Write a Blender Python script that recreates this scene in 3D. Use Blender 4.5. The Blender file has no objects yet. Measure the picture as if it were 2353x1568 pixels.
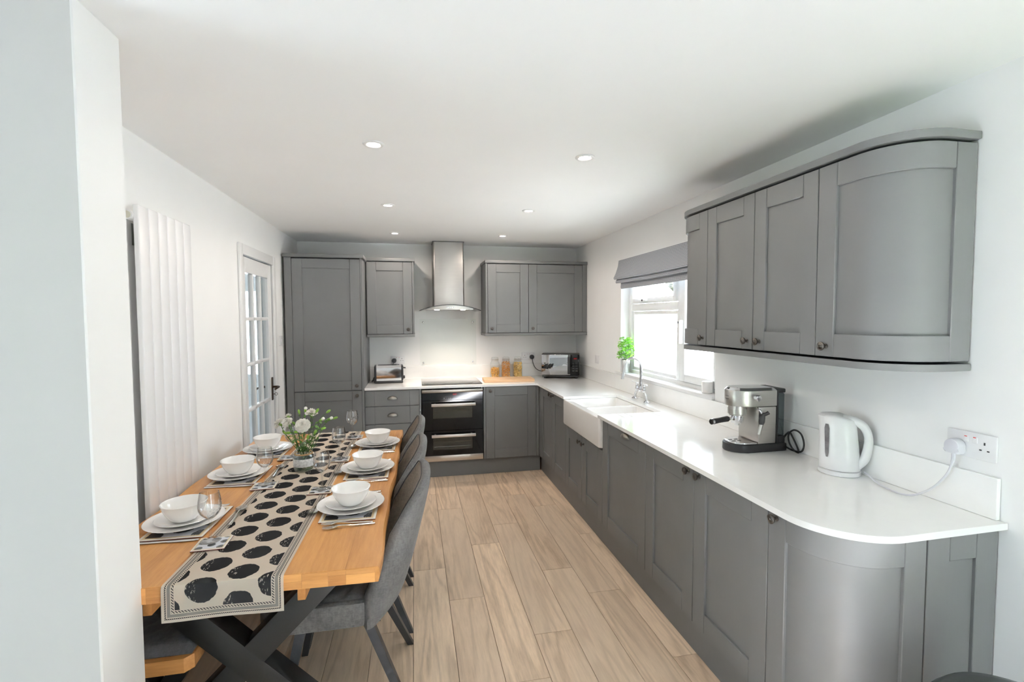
import bpy, bmesh, math, random
from mathutils import Matrix, Vector, noise as mnoise
R = random.Random(7)
SC = bpy.context.scene
COL = SC.collection
PI = math.pi

# ------------------------------------------------------------------ camera, world, sun, exposure
F_PX, YAW, PITCH, ROLL = 1110.93, -0.2002, 0.0476, -0.0043
CAM = Vector((-1.8186, -5.2695, 1.5492))
fw = Vector((-math.sin(YAW) * math.cos(PITCH), math.cos(YAW) * math.cos(PITCH), -math.sin(PITCH)))
rt = Vector((math.cos(YAW), math.sin(YAW), 0.0))
up = rt.cross(fw)
rt, up = rt * math.cos(ROLL) + up * math.sin(ROLL), -rt * math.sin(ROLL) + up * math.cos(ROLL)
cd = bpy.data.cameras.new('camera')
cd.sensor_width = 36.0
cd.lens = F_PX * 36.0 / 2353.0
cd.clip_start = 0.05
cam = bpy.data.objects.new('camera', cd)
COL.objects.link(cam)
cam.matrix_world = Matrix(((rt.x, up.x, -fw.x, CAM.x), (rt.y, up.y, -fw.y, CAM.y), (rt.z, up.z, -fw.z, CAM.z), (0, 0, 0, 1)))
SC.camera = cam

wd = bpy.data.worlds.new('overcast_sky')
SC.world = wd
wd.use_nodes = True
wd.node_tree.nodes['Background'].inputs[0].default_value = (0.78, 0.905, 1.0, 1)
wd.node_tree.nodes['Background'].inputs[1].default_value = 4.6
sd = bpy.data.lights.new('sun', 'SUN')
sd.energy = 250.0
sd.angle = math.radians(0.6)
sd.color = (0.97, 0.98, 1.0)
sun = bpy.data.objects.new('sun', sd)
sun.rotation_euler = Vector((-0.36, 0.67, -0.65)).to_track_quat('-Z', 'Y').to_euler()      # through the garden doors behind the camera, onto the lounge floor
COL.objects.link(sun)
EXPOSURE = 1.3
vs = SC.view_settings
vs.view_transform = 'Standard'
vs.look = 'None'
vs.gamma = 1.0
vs.use_curve_mapping = False
vs.exposure = EXPOSURE
cy = SC.cycles
cy.max_bounces = 10
cy.diffuse_bounces = 7
cy.glossy_bounces = 5
cy.transmission_bounces = 8
cy.transparent_max_bounces = 14
cy.caustics_reflective = False
cy.caustics_refractive = False
cy.sample_clamp_indirect = 6.0
cy.use_denoising = True
cy.use_adaptive_sampling = True
cy.adaptive_threshold = 0.03

def portal(name, loc, rot, sx, sy):
    ld = bpy.data.lights.new(name, 'AREA')
    ld.shape = 'RECTANGLE'
    ld.size = sx
    ld.size_y = sy
    ld.cycles.is_portal = True
    o = bpy.data.objects.new(name, ld)
    o.location = loc
    o.rotation_euler = rot
    COL.objects.link(o)
portal('window_portal', (0.30, -1.91, 1.55), (0, PI / 2, 0), 1.05, 1.45)     # daylight through the kitchen window
portal('garden_portal', (-.16, -6.52, 1.07), (PI / 2, 0, 0), .3, 2.1)     # daylight through the garden doors behind the camera
portal('lounge_portal', (-5.3, -4.62, .85), (0, -PI / 2, 0), 1.4, 1.3)             # daylight through the lounge window
portal('hall_portal', (-3.7, 0.38, 1.4), (-PI / 2, 0, 0), .5, .9)        # daylight in the hall behind the glazed door

# ------------------------------------------------------------------ measures (metres; origin in the back right corner of the floor)
XL, H = -2.967, 2.335
ZT, ZU, ZP = 0.899, 0.877, 0.160
YD, YW, YP = -0.596, -0.612, -0.560
XD, XW, XP = -0.594, -0.619, -0.562

# ------------------------------------------------------------------ objects
WM = {}
def link(o, parent=None, local=None):
    COL.objects.link(o)
    if parent is not None:
        o.parent = parent
    WM[o.name] = (WM[parent.name] if parent is not None else Matrix()) @ (local if local is not None else Matrix())
    if local is not None:
        o.matrix_local = local
    return o
def tag(o, label, cat, group=None, kind=None):
    if label: o['label'] = label
    if cat: o['category'] = cat
    if group: o['group'] = group
    if kind: o['kind'] = kind
    return o
def thing(name, label, cat, loc=(0, 0, 0), rz=0.0, group=None):
    o = bpy.data.objects.new(name, None)
    o.empty_display_size = 0.05
    link(o, None, Matrix.Translation(Vector(loc)) @ Matrix.Rotation(rz, 4, 'Z'))
    return tag(o, label, cat, group)
def dup(root, label=None, group=None, loc=None, rz=None):
    def cp(o, par):
        c = o.copy()
        COL.objects.link(c)
        if par is not None:
            c.parent = par
        for ch in KIDS.get(o.name, ()):
            cp(ch, c)
        return c
    r = cp(root, None)
    if label: r['label'] = label
    if group: r['group'] = group
    if loc is not None: r.location = loc
    if rz is not None: r.rotation_euler = (0, 0, rz)
    return r
KIDS = {}
SMOOTH = math.radians(38)
def mesh_of(name, bm, mat, ang=SMOOTH):
    bmesh.ops.recalc_face_normals(bm, faces=bm.faces[:])
    for f in bm.faces: f.smooth = True
    for e in bm.edges:
        if len(e.link_faces) == 2 and e.calc_face_angle(0) > ang: e.smooth = False
    me = bpy.data.meshes.new(name)
    bm.to_mesh(me)
    bm.free()
    for m in (mat if isinstance(mat, (list, tuple)) else [mat]): me.materials.append(m)
    return me
def obj(name, bm, mat, parent=None, label=None, cat=None, group=None, kind=None, world=True, ang=SMOOTH):
    """one mesh object; bm in world coordinates (world=True) or in the parent's own frame"""
    if isinstance(bm, bpy.types.Mesh):
        me = bm
    else:
        if parent is not None and world: bm.transform(WM[parent.name].inverted())
        me = mesh_of(name, bm, mat, ang)
    o = bpy.data.objects.new(name, me)
    link(o, parent)
    if parent is not None: KIDS.setdefault(parent.name, []).append(o)
    return tag(o, label, cat, group, kind)
def single(name, bm, mat, label, cat, loc, rz=0.0, group=None, kind=None, ang=SMOOTH):
    """a thing that is one mesh, built in its own frame"""
    me = bm if isinstance(bm, bpy.types.Mesh) else mesh_of(name, bm, mat, ang)
    o = bpy.data.objects.new(name, me)
    link(o, None, Matrix.Translation(Vector(loc)) @ Matrix.Rotation(rz, 4, 'Z'))
    return tag(o, label, cat, group, kind)
def struct(name, bm, mat, parent=None, label=None):
    o = obj(name, bm, mat, parent, label)
    if parent is None: o['kind'] = 'structure'
    return o

# ------------------------------------------------------------------ shapes
def new(): return bmesh.new()
def box(bm, x0, x1, y0, y1, z0, z1, bev=0.0, seg=2, M=None):
    if x0 > x1: x0, x1 = x1, x0
    if y0 > y1: y0, y1 = y1, y0
    if z0 > z1: z0, z1 = z1, z0
    v = [bm.verts.new(p) for p in ((x0, y0, z0), (x1, y0, z0), (x1, y1, z0), (x0, y1, z0), (x0, y0, z1), (x1, y0, z1), (x1, y1, z1), (x0, y1, z1))]
    fs = [bm.faces.new([v[i] for i in q]) for q in ((3, 2, 1, 0), (4, 5, 6, 7), (0, 1, 5, 4), (1, 2, 6, 5), (2, 3, 7, 6), (3, 0, 4, 7))]
    vs_ = v
    if bev > 0:
        es = list({e for f in fs for e in f.edges})
        r = bmesh.ops.bevel(bm, geom=es, offset=min(bev, .49 * min(x1 - x0, y1 - y0, z1 - z0)), segments=seg, profile=0.5, affect='EDGES')
        vs_ = list({vv for f in r['faces'] for vv in f.verts} | {vv for vv in v if vv.is_valid})
    if M is not None: bmesh.ops.transform(bm, matrix=M, verts=vs_)
    return vs_
def bx(*a, **k):
    bm = new(); box(bm, *a, **k); return bm
def lathe(bm, prof, seg=24, M=None, a0=0.0, a1=2 * PI, sx=1.0, sy=1.0):
    full = abs(a1 - a0 - 2 * PI) < 1e-6
    n = seg if full else seg + 1
    rings, allv = [], []
    for r, z in prof:
        if r < 1e-6:
            ring = [bm.verts.new((0, 0, z))]
        else:
            ring = [bm.verts.new((sx * r * math.cos(a0 + (a1 - a0) * i / seg), sy * r * math.sin(a0 + (a1 - a0) * i / seg), z)) for i in range(n)]
        rings.append(ring); allv += ring
    for a, b in zip(rings, rings[1:]):
        for i in range(seg):
            j = (i + 1) % n
            if len(a) == 1 and len(b) == 1: continue
            if len(a) == 1: bm.faces.new((a[0], b[i], b[j]))
            elif len(b) == 1: bm.faces.new((a[i], b[0], a[j]))
            else: bm.faces.new((a[i], b[i], b[j], a[j]))
    if M is not None: bmesh.ops.transform(bm, matrix=M, verts=allv)
    return allv
def frame_to(p, d, upv=None):
    """matrix with local z along d at p"""
    d = Vector(d).normalized()
    q = d.to_track_quat('Z', 'Y')
    return Matrix.Translation(Vector(p)) @ q.to_matrix().to_4x4()
def tube(bm, pts, r, seg=8, cap=True, closed=False):
    pts = [Vector(p) for p in pts]
    n = len(pts)
    rs = r if isinstance(r, (list, tuple)) else [r] * n
    rings, ref = [], None
    for i, p in enumerate(pts):
        if closed: t = (pts[(i + 1) % n] - pts[i - 1])
        else: t = (pts[min(i + 1, n - 1)] - pts[max(i - 1, 0)])
        t.normalize()
        if ref is None:
            ref = Vector((0, 0, 1)) if abs(t.z) < .9 else Vector((1, 0, 0))
        a = t.cross(ref)
        if a.length < 1e-5: a = t.orthogonal()
        a.normalize()
        b = a.cross(t).normalized()
        ref = b
        rings.append([bm.verts.new(p + (a * math.cos(2 * PI * k / seg) + b * math.sin(2 * PI * k / seg)) * rs[i]) for k in range(seg)])
    pairs = list(zip(rings, rings[1:])) + ([(rings[-1], rings[0])] if closed else [])
    for a, b in pairs:
        for k in range(seg):
            bm.faces.new((a[k], a[(k + 1) % seg], b[(k + 1) % seg], b[k]))
    if cap and not closed:
        bm.faces.new(rings[0][::-1]); bm.faces.new(rings[-1])
    return [v for q in rings for v in q]
def spline(pts, n=8):
    """Catmull-Rom through pts"""
    P = [Vector(p) for p in pts]
    P = [P[0] * 2 - P[1]] + P + [P[-1] * 2 - P[-2]]
    out = []
    for i in range(1, len(P) - 2):
        for k in range(n):
            t = k / n
            a, b, c, d = P[i - 1], P[i], P[i + 1], P[i + 2]
            out.append(.5 * ((2 * b) + (c - a) * t + (2 * a - 5 * b + 4 * c - d) * t * t + (3 * b - a - 3 * c + d) * t ** 3))
    out.append(P[-2].copy())
    return out
def prism(bm, poly, z0, z1, bev=0.0, seg=2, M=None, cap=True):
    lo = [bm.verts.new((p[0], p[1], z0)) for p in poly]
    hi = [bm.verts.new((p[0], p[1], z1)) for p in poly]
    n = len(poly)
    fs = [bm.faces.new((lo[i], lo[(i + 1) % n], hi[(i + 1) % n], hi[i])) for i in range(n)]
    if cap: top, bot = bm.faces.new(hi), bm.faces.new(lo[::-1])
    vs_ = lo + hi
    if bev:
        es = list(set(top.edges) | set(bot.edges))
        r = bmesh.ops.bevel(bm, geom=es, offset=bev, segments=seg, profile=.5, affect='EDGES')
        vs_ = list({v for f in bm.faces for v in f.verts})
    if M is not None: bmesh.ops.transform(bm, matrix=M, verts=vs_)
    return vs_
def beam(bm, p, q, w, h, bev=0.0, upv=(0, 0, 1)):
    """square bar from p to q"""
    p, q = Vector(p), Vector(q)
    d = (q - p); L = d.length; d.normalize()
    a = Vector(upv).cross(d)
    if a.length < 1e-5: a = Vector((1, 0, 0))
    a.normalize()
    b = d.cross(a)
    M = Matrix(((a.x, b.x, d.x, p.x), (a.y, b.y, d.y, p.y), (a.z, b.z, d.z, p.z), (0, 0, 0, 1)))
    return box(bm, -w / 2, w / 2, -h / 2, h / 2, 0, L, bev, M=M)
def sweep(bm, path, s0, s1, z0, z1, n0, n1, ns=1, bev=0.0):
    """solid following a plan path: path(s) -> (x, y, nx, ny); n0 (inner) .. n1 (outer) along the normal"""
    rings = []
    for i in range(ns + 1):
        x, y, nx, ny = path(s0 + (s1 - s0) * i / ns)
        rings.append([bm.verts.new((x + nx * n, y + ny * n, z)) for n, z in ((n0, z0), (n1, z0), (n1, z1), (n0, z1))])
    fs = []
    for a, b in zip(rings, rings[1:]):
        for k in range(4):
            fs.append(bm.faces.new((a[k], a[(k + 1) % 4], b[(k + 1) % 4], b[k])))
    fs.append(bm.faces.new(rings[0][::-1])); fs.append(bm.faces.new(rings[-1]))
    if bev:
        bmesh.ops.recalc_face_normals(bm, faces=fs)
        es = [e for e in {e for f in fs for e in f.edges} if e.calc_face_angle(0) > 1.0]
        bmesh.ops.bevel(bm, geom=es, offset=bev, segments=1, profile=.5, affect='EDGES')
def line_path(x, y, dx, dy, nx, ny):
    return lambda s: (x + dx * s, y + dy * s, nx, ny)
def uv_planar(me, f):
    uv = me.uv_layers.new(name='UVMap')
    for l in me.loops:
        uv.data[l.index].uv = f(me.vertices[l.vertex_index].co)

# ------------------------------------------------------------------ materials
class S:
    """a value in a node tree, with arithmetic"""
    def __init__(s, nt, sock): s.nt, s.s = nt, sock
    def _m(s, op, *a, clamp=False):
        n = s.nt.nodes.new('ShaderNodeMath'); n.operation = op; n.use_clamp = clamp
        for i, v in enumerate((s,) + a):
            if isinstance(v, S): s.nt.links.new(v.s, n.inputs[i])
            else: n.inputs[i].default_value = v
        return S(s.nt, n.outputs[0])
    def __add__(s, o): return s._m('ADD', o)
    def __sub__(s, o): return s._m('SUBTRACT', o)
    def __mul__(s, o): return s._m('MULTIPLY', o)
    def __truediv__(s, o): return s._m('DIVIDE', o)
    def rsub(s, k): return (s * -1.0) + k
    def abs(s): return s._m('ABSOLUTE')
    def floor(s): return s._m('FLOOR')
    def rnd(s): return s._m('ROUND')
    def sin(s): return s._m('SINE')
    def sqrt(s): return s._m('SQRT')
    def pow(s, k): return s._m('POWER', k)
    def lt(s, k): return s._m('LESS_THAN', k)
    def gt(s, k): return s._m('GREATER_THAN', k)
    def min(s, k): return s._m('MINIMUM', k)
    def max(s, k): return s._m('MAXIMUM', k)
    def fract(s): return s._m('FRACT')
    def ramp(s, a, b):                     # linear 0..1 between a and b
        n = s.nt.nodes.new('ShaderNodeMapRange')
        s.nt.links.new(s.s, n.inputs[0]); n.inputs[1].default_value = a; n.inputs[2].default_value = b
        return S(s.nt, n.outputs[0])
    def mix(s, a, b):                      # colour mix by this factor
        n = s.nt.nodes.new('ShaderNodeMix'); n.data_type = 'RGBA'
        s.nt.links.new(s.s, n.inputs[0])
        for i, c in ((6, a), (7, b)):
            if isinstance(c, S): s.nt.links.new(c.s, n.inputs[i])
            else: n.inputs[i].default_value = (c[0], c[1], c[2], 1)
        return S(s.nt, n.outputs[2])
class Mat:
    def __init__(s, name, col=(.8, .8, .8), rough=.5, metal=0.0, spec=.5, coat=0.0, sheen=0.0):
        s.m = bpy.data.materials.new(name); s.m.use_nodes = True
        s.nt = s.m.node_tree; s.b = s.nt.nodes['Principled BSDF']
        s.set('Base Color', (*col, 1)); s.set('Roughness', rough); s.set('Metallic', metal)
        s.set('Specular IOR Level', spec); s.set('Coat Weight', coat); s.set('Sheen Weight', sheen)
    def set(s, k, v):
        if isinstance(v, S): s.nt.links.new(v.s, s.b.inputs[k])
        else: s.b.inputs[k].default_value = v
    def coord(s, which='Object'):
        n = s.nt.nodes.new('ShaderNodeTexCoord'); return n.outputs[which]
    def xyz(s, vec):
        n = s.nt.nodes.new('ShaderNodeSeparateXYZ'); s.nt.links.new(vec, n.inputs[0])
        return [S(s.nt, o) for o in n.outputs]
    def vec(s, x, y, z):
        n = s.nt.nodes.new('ShaderNodeCombineXYZ')
        for i, v in enumerate((x, y, z)):
            if isinstance(v, S): s.nt.links.new(v.s, n.inputs[i])
            else: n.inputs[i].default_value = v
        return n.outputs[0]
    def rand(s):
        return S(s.nt, s.nt.nodes.new('ShaderNodeObjectInfo').outputs['Random'])
    def noise(s, vec, scale, detail=3.0, rough=.55, dist=0.0):
        n = s.nt.nodes.new('ShaderNodeTexNoise'); s.nt.links.new(vec, n.inputs['Vector'])
        n.inputs['Scale'].default_value = scale; n.inputs['Detail'].default_value = detail
        n.inputs['Roughness'].default_value = rough; n.inputs['Distortion'].default_value = dist
        return S(s.nt, n.outputs[0])
    def bump(s, h, strength=.3, dist=.002):
        n = s.nt.nodes.new('ShaderNodeBump'); s.nt.links.new(h.s, n.inputs['Height'])
        n.inputs['Strength'].default_value = strength; n.inputs['Distance'].default_value = dist
        s.nt.links.new(n.outputs[0], s.b.inputs['Normal'])
def plain(name, col, rough=.5, metal=0.0, var=.06, scale=30.0, bump=0.0, coat=0.0, spec=.5, sheen=0.0):
    M = Mat(name, col, rough, metal, spec, coat, sheen)
    n = M.noise(M.coord(), scale)
    M.set('Base Color', n.ramp(.3, .7).mix([c * (1 - var) for c in col], [min(1, c * (1 + var)) for c in col]))
    if bump: M.bump(n, bump, .001)
    return M.m
def wood(name, dark, light, axis=1, rough=.45, sc=1.0, ring=1.0, bump=.12, varied=.25, spec=.4, grey=0.0):
    """long-grained wood; every object gets its own offset and tone"""
    M = Mat(name, light, rough, spec=spec)
    x, y, z = M.xyz(M.coord())
    r = M.rand()
    c = [x, y, z]
    c[axis] = c[axis] * .09
    off = r * 37.0
    v = M.vec(c[0] * sc + off, c[1] * sc + off * .7, c[2] * sc)
    broad = M.noise(v, 9.0, 2.0, .5, .4)
    rings = ((broad * 34.0 * ring).sin() * .5 + .5).pow(2.0)
    fine = M.noise(v, 95.0, 4.0, .7)
    big = M.noise(v, 3.0, 2.0)
    f = (rings * .26 + fine * .68 + big * .35 + r * varied - .12 - varied * .5)
    col = f.ramp(.15, .85).mix(light, dark)
    if grey: col = M.noise(v, 2.2, 3.0, .6).ramp(.35, .75).mix(col, [c_ * .62 + .05 for c_ in light])
    M.set('Base Color', col)
    M.set('Roughness', (fine * .18) + (rough - .08))
    M.bump(fine + rings * .5, bump, .0006)
    return M.m
def metal(name, col, rough, brushed=None):
    M = Mat(name, col, rough, 1.0)
    x, y, z = M.xyz(M.coord())
    if brushed == 'x': v = M.vec(x * .02, y, z)
    elif brushed == 'z': v = M.vec(x, y, z * .02)
    elif brushed == 'y': v = M.vec(x, y * .02, z)
    else: v = M.vec(x, y, z)
    n = M.noise(v, 260.0 if brushed else 12.0, 3.0)
    M.set('Roughness', (n * (.22 if brushed else .06)) + (rough - (.1 if brushed else .02)))
    M.set('Base Color', n.ramp(.3, .7).mix([c * .93 for c in col], col))
    return M.m
def thin_glass(name, tint=(.96, .98, .97), edge=(.55, .6, .6), refl=1.0, rough=.0, edge_pow=5.0):
    """clear thin glass: see-through, mirror-like at grazing angles"""
    m = bpy.data.materials.new(name); m.use_nodes = True
    nt = m.node_tree; nt.nodes.clear()
    out = nt.nodes.new('ShaderNodeOutputMaterial'); mx = nt.nodes.new('ShaderNodeMixShader')
    tr = nt.nodes.new('ShaderNodeBsdfTransparent'); gl = nt.nodes.new('ShaderNodeBsdfGlossy')
    gl.inputs['Roughness'].default_value = rough
    lw = nt.nodes.new('ShaderNodeLayerWeight'); lw.inputs[0].default_value = .5
    fc = S(nt, lw.outputs['Facing'])
    tc = nt.nodes.new('ShaderNodeTexCoord'); nz = nt.nodes.new('ShaderNodeTexNoise')
    nt.links.new(tc.outputs['Object'], nz.inputs['Vector']); nz.inputs['Scale'].default_value = 20
    f = fc.pow(4.0) * (.75 * refl) + (.045 * refl) + S(nt, nz.outputs[0]) * .004
    nt.links.new(f.s, mx.inputs[0])
    nt.links.new(fc.pow(edge_pow).mix(tint, edge).s, tr.inputs[0])
    nt.links.new(tr.outputs[0], mx.inputs[1]); nt.links.new(gl.outputs[0], mx.inputs[2]); nt.links.new(mx.outputs[0], out.inputs[0])
    return m
def glow(name, col, strength):
    m = bpy.data.materials.new(name); m.use_nodes = True
    nt = m.node_tree; nt.nodes.clear()
    out = nt.nodes.new('ShaderNodeOutputMaterial'); em = nt.nodes.new('ShaderNodeEmission')
    tc = nt.nodes.new('ShaderNodeTexCoord'); nz = nt.nodes.new('ShaderNodeTexNoise')
    nt.links.new(tc.outputs['Object'], nz.inputs['Vector'])
    nt.links.new((S(nt, nz.outputs[0]) * (.1 * strength) + strength * .95).s, em.inputs[1])
    em.inputs[0].default_value = (*col, 1)
    nt.links.new(em.outputs[0], out.inputs[0])
    return m

m_wall = plain('wall_paint', (.89, .89, .885), .85, var=.012, scale=3.0, bump=.03)
m_ceil = plain('ceiling_paint', (.91, .91, .91), .9, var=.01, scale=2.0)
m_white = plain('white_gloss_paint', (.80, .80, .80), .35, var=.01)
m_rad = plain('radiator_enamel', (.80, .80, .81), .3, var=.008)
m_upvc = plain('white_plastic_frame', (.85, .86, .86), .3, var=.01)
m_plastic = plain('white_plastic', (.78, .78, .79), .28, var=.012)
m_plug = plain('pale_plug_plastic', (.66, .66, .71), .35, var=.012)
m_black = plain('black_plastic', (.018, .018, .02), .38, var=.1)
m_cord = plain('black_cable', (.012, .012, .013), .45, var=.1)
m_wcord = plain('white_cable', (.62, .62, .66), .45, var=.02)
m_red = glow('red_display', (1.0, .04, .04), .55)
m_mark = plain('red_switch_mark', (.6, .03, .03), .5)
m_hole = plain('dark_pin_hole', (.02, .02, .02), .8)

def cabinet_paint():
    M = Mat('cabinet_grey_paint', (.2, .207, .207), .42, spec=.38)
    x, y, z = M.xyz(M.coord('Object'))
    g = M.noise(M.vec(x * 1.0, y * 1.0, z * .05), 180.0, 3.0, .65)
    n = M.noise(M.vec(x, y, z), 4.0)
    M.set('Base Color', n.ramp(.3, .7).mix((.165, .169, .171), (.178, .182, .184)))
    M.set('Roughness', g * .12 + .40)
    M.bump(g, .05, .0008)
    return M.m
m_cab = cabinet_paint()
m_quartz = plain('white_quartz', (.92, .92, .91), .12, var=.012, scale=14.0, coat=.3)
m_sink = plain('white_fireclay', (.82, .80, .78), .12, var=.008, coat=.5)
m_knob = metal('antique_pewter', (.13, .12, .11), .34)
m_cup = metal('brushed_pewter', (.33, .31, .28), .36)
m_chrome = metal('chrome', (.80, .80, .82), .06)
m_steel = metal('brushed_steel', (.56, .54, .51), .34, 'x')
m_steelz = metal('brushed_steel_upright', (.43, .41, .39), .36, 'x')
m_ovensteel = metal('oven_steel_trim', (.62, .57, .52), .32, 'x')
m_handle = metal('satin_handle', (.80, .75, .73), .38, 'x')
m_cutlery = metal('polished_cutlery', (.72, .71, .69), .12)
m_galv = metal('galvanised_bracket', (.35, .38, .36), .45)
m_brass = metal('dark_bronze', (.10, .07, .05), .35)
m_bglass = plain('black_glass', (.004, .004, .0045), .07, var=.1, spec=.25)
m_hob = plain('hob_black_glass', (.012, .012, .013), .05, var=.1, coat=.6)
m_cavity = plain('oven_cavity', (.10, .095, .085), .5, var=.15, scale=8)
m_mirror = metal('mirror_glass_door', (.42, .42, .43), .02)
m_mwbody = plain('microwave_black', (.022, .024, .024), .3, var=.08)
m_pane = thin_glass('window_glass', (.985, .992, .99), (.7, .75, .75))
m_glass = thin_glass('wine_glass', (.992, .995, .995), (.58, .60, .60), 2.2, edge_pow=3.0)
m_splash = thin_glass('splashback_glass', (.985, .994, .988), (.75, .85, .8), .5)
m_canopy = thin_glass('hood_glass', (.72, .78, .77), (.08, .1, .1), 1.2)
m_jar = thin_glass('jar_glass', (.985, .993, .99), (.55, .6, .58))
m_tank = thin_glass('water_tank', (.45, .52, .54), (.12, .14, .15))
m_ceram = plain('white_porcelain', (.90, .89, .875), .1, var=.008, coat=.6)
m_oak = wood('oiled_oak', (.38, .165, .045), (.62, .31, .10), axis=1, rough=.36, ring=.55, varied=.18)
m_oakend = wood('oiled_oak_short', (.30, .125, .035), (.64, .32, .105), axis=0, rough=.4, ring=.55, varied=.75)
m_board = wood('acacia_board', (.50, .27, .13), (.84, .62, .40), axis=0, rough=.45, varied=.5)
m_plank = wood('oak_laminate', (.40, .28, .185), (.92, .72, .53), axis=1, rough=.34, ring=1.1, bump=.10, varied=.25, grey=1, spec=.45)
m_leg = plain('black_powder_coat', (.009, .0095, .0095), .45, var=.1, scale=120, bump=.05)
m_chairleg = plain('charcoal_metal_leg', (.03, .032, .036), .4, var=.1)

def chair_fabric(name, a, b, axis):
    M = Mat(name, a, .75, spec=.3, sheen=.15)
    x, y, z = M.xyz(M.coord())
    n1 = M.noise(M.vec(x * 3.0, y * 3.0, z), 42.0, 4.0, .7)
    n2 = M.noise(M.vec(x, y, z * 5.0), 60.0, 4.0, .75)
    n3 = M.noise(M.vec(x, y, z), 7.0, 3.0)
    f = n1 * .45 + n2 * .45 + n3 * .5 - .2
    M.set('Base Color', f.ramp(.34, .72).mix(a, b))
    M.bump(n1 + n2, .25, .0008)
    return M.m
m_fabric = chair_fabric('grey_brushed_fabric', (.055, .0545, .0535), (.165, .163, .160), 0)
m_fabin = chair_fabric('warm_lit_brushed_fabric', (.13, .105, .082), (.30, .25, .20), 0)  # inner back browned to stand for warm spotlight on the grey fabric
m_quilt = chair_fabric('charcoal_quilted_fabric', (.040, .040, .043), (.105, .105, .108), 0)
m_seam = plain('dark_seam', (.03, .03, .032), .8)

def gingham():
    M = Mat('grey_gingham', (.4, .42, .46), .8)
    x, y, z = M.xyz(M.coord())
    a = (y * 95.0).fract().gt(.5); b = (z * 95.0).fract().gt(.5)
    f = a * .5 + b * .5
    M.set('Base Color', f.mix((.56, .58, .62), (.15, .16, .185)))
    M.bump(M.noise(M.coord(), 300.0), .1, .0005)
    return M.m
m_ging = gingham()

def dots_nodes(M, px, py, rad, t0, s0, W, L, border, cream, white, dark, woven=True, arc=True):
    """staggered brushed dots on a printed border; uv in metres"""
    u, v, _ = M.xyz(M.coord('UV'))
    nz = M.noise(M.coord('UV'), 40.0 if woven else 90.0, 3.0)
    br = M.noise(M.vec(u * 1.0, v * .25, 0.0), 260.0, 2.0, .6)
    c = ((u - t0) / px).rnd()
    dt = u - t0 - c * px
    s = v - s0 - c * (py * .5)
    ds = s - (s / py).rnd() * py
    d = (dt * dt + ds * ds * .96).sqrt() + (nz - .5) * (rad * .28)
    inside = d.lt(rad)
    streak = (br.gt(.60) * (dt + rad).lt(rad * .62))
    ink = inside * (streak * .75).rsub(1.0)
    e = u.min(u.rsub(W)).min(v.min(v.rsub(L)))
    return u, v, e, ink
def runner_mat(W, L):
    M = Mat('printed_runner', (.7, .64, .54), .8, spec=.2)
    u, v, e, ink = dots_nodes(M, .1005, .124, .0435, .1085, .094, W, L, 0, None, None, None)
    field = e.gt(.036)
    base = (.94, .88, .77); dk = (.036, .037, .039)
    col = (ink * field).mix(base, dk)
    def band(a, b): return e.gt(a) * e.lt(b)
    along = u + v
    beads = band(.0085, .0125) * (along * 190.0).fract().gt(.35)
    grey = band(.0155, .0245)
    chain = band(.0270, .0335) * (((along * 120.0).fract() - .5).abs() - (e - .030).abs() * 60.0).abs().lt(.16)
    col = (grey * .62).mix(col, (.10, .10, .10))
    col = beads.mix(col, (.02, .02, .02))
    col = chain.mix(col, (.06, .06, .06))
    wv = M.noise(M.coord('UV'), 900.0, 2.0)
    M.set('Base Color', col)
    M.bump(wv, .2, .0004)
    return M.m
def mat_print(name, W, L, px, py, rad, t0, s0):
    M = Mat(name, (.8, .8, .8), .3, spec=.5)
    u, v, e, ink = dots_nodes(M, px, py, rad, t0, s0, W, L, 0, None, None, None, woven=False)
    field = e.gt(W * .085)
    col = (ink * field).mix((.60, .62, .67), (.035, .037, .042))
    col = (e.gt(W * .045) * e.lt(W * .085)).mix(col, (.62, .50, .30))
    col = e.lt(W * .045).mix(col, (.72, .69, .64))
    M.set('Base Color', col)
    return M.m
m_cork = plain('mat_edge', (.20, .06, .045), .8)
m_leaf = plain('leaf_green', (.10, .24, .035), .5, var=.35, scale=25)
m_stem = plain('stem_green', (.06, .15, .03), .55, var=.3, scale=20)
m_basil = plain('basil_green', (.20, .48, .05), .5, var=.3, scale=30)
m_petal = plain('white_petal', (.82, .80, .74), .7, var=.05, scale=60)
m_bud = plain('bud_green', (.22, .40, .06), .5, var=.25)
m_lace = plain('white_lace', (.70, .70, .70), .85, var=.25, scale=110, bump=.5)
m_twine = plain('jute_twine', (.50, .33, .16), .9, var=.2, scale=200)
m_water = thin_glass('vase_water', (.82, .90, .84), (.4, .5, .42))
m_pasta = plain('dry_pasta', (.78, .46, .12), .5, var=.22, scale=60)
m_pasta2 = plain('dry_pasta_orange', (.74, .36, .08), .5, var=.25, scale=60)
m_pasta3 = plain('dry_pasta_pale', (.78, .54, .19), .5, var=.2, scale=60)
m_bin = plain('dark_bin_plastic', (.040, .047, .046), .35, var=.08)

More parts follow.
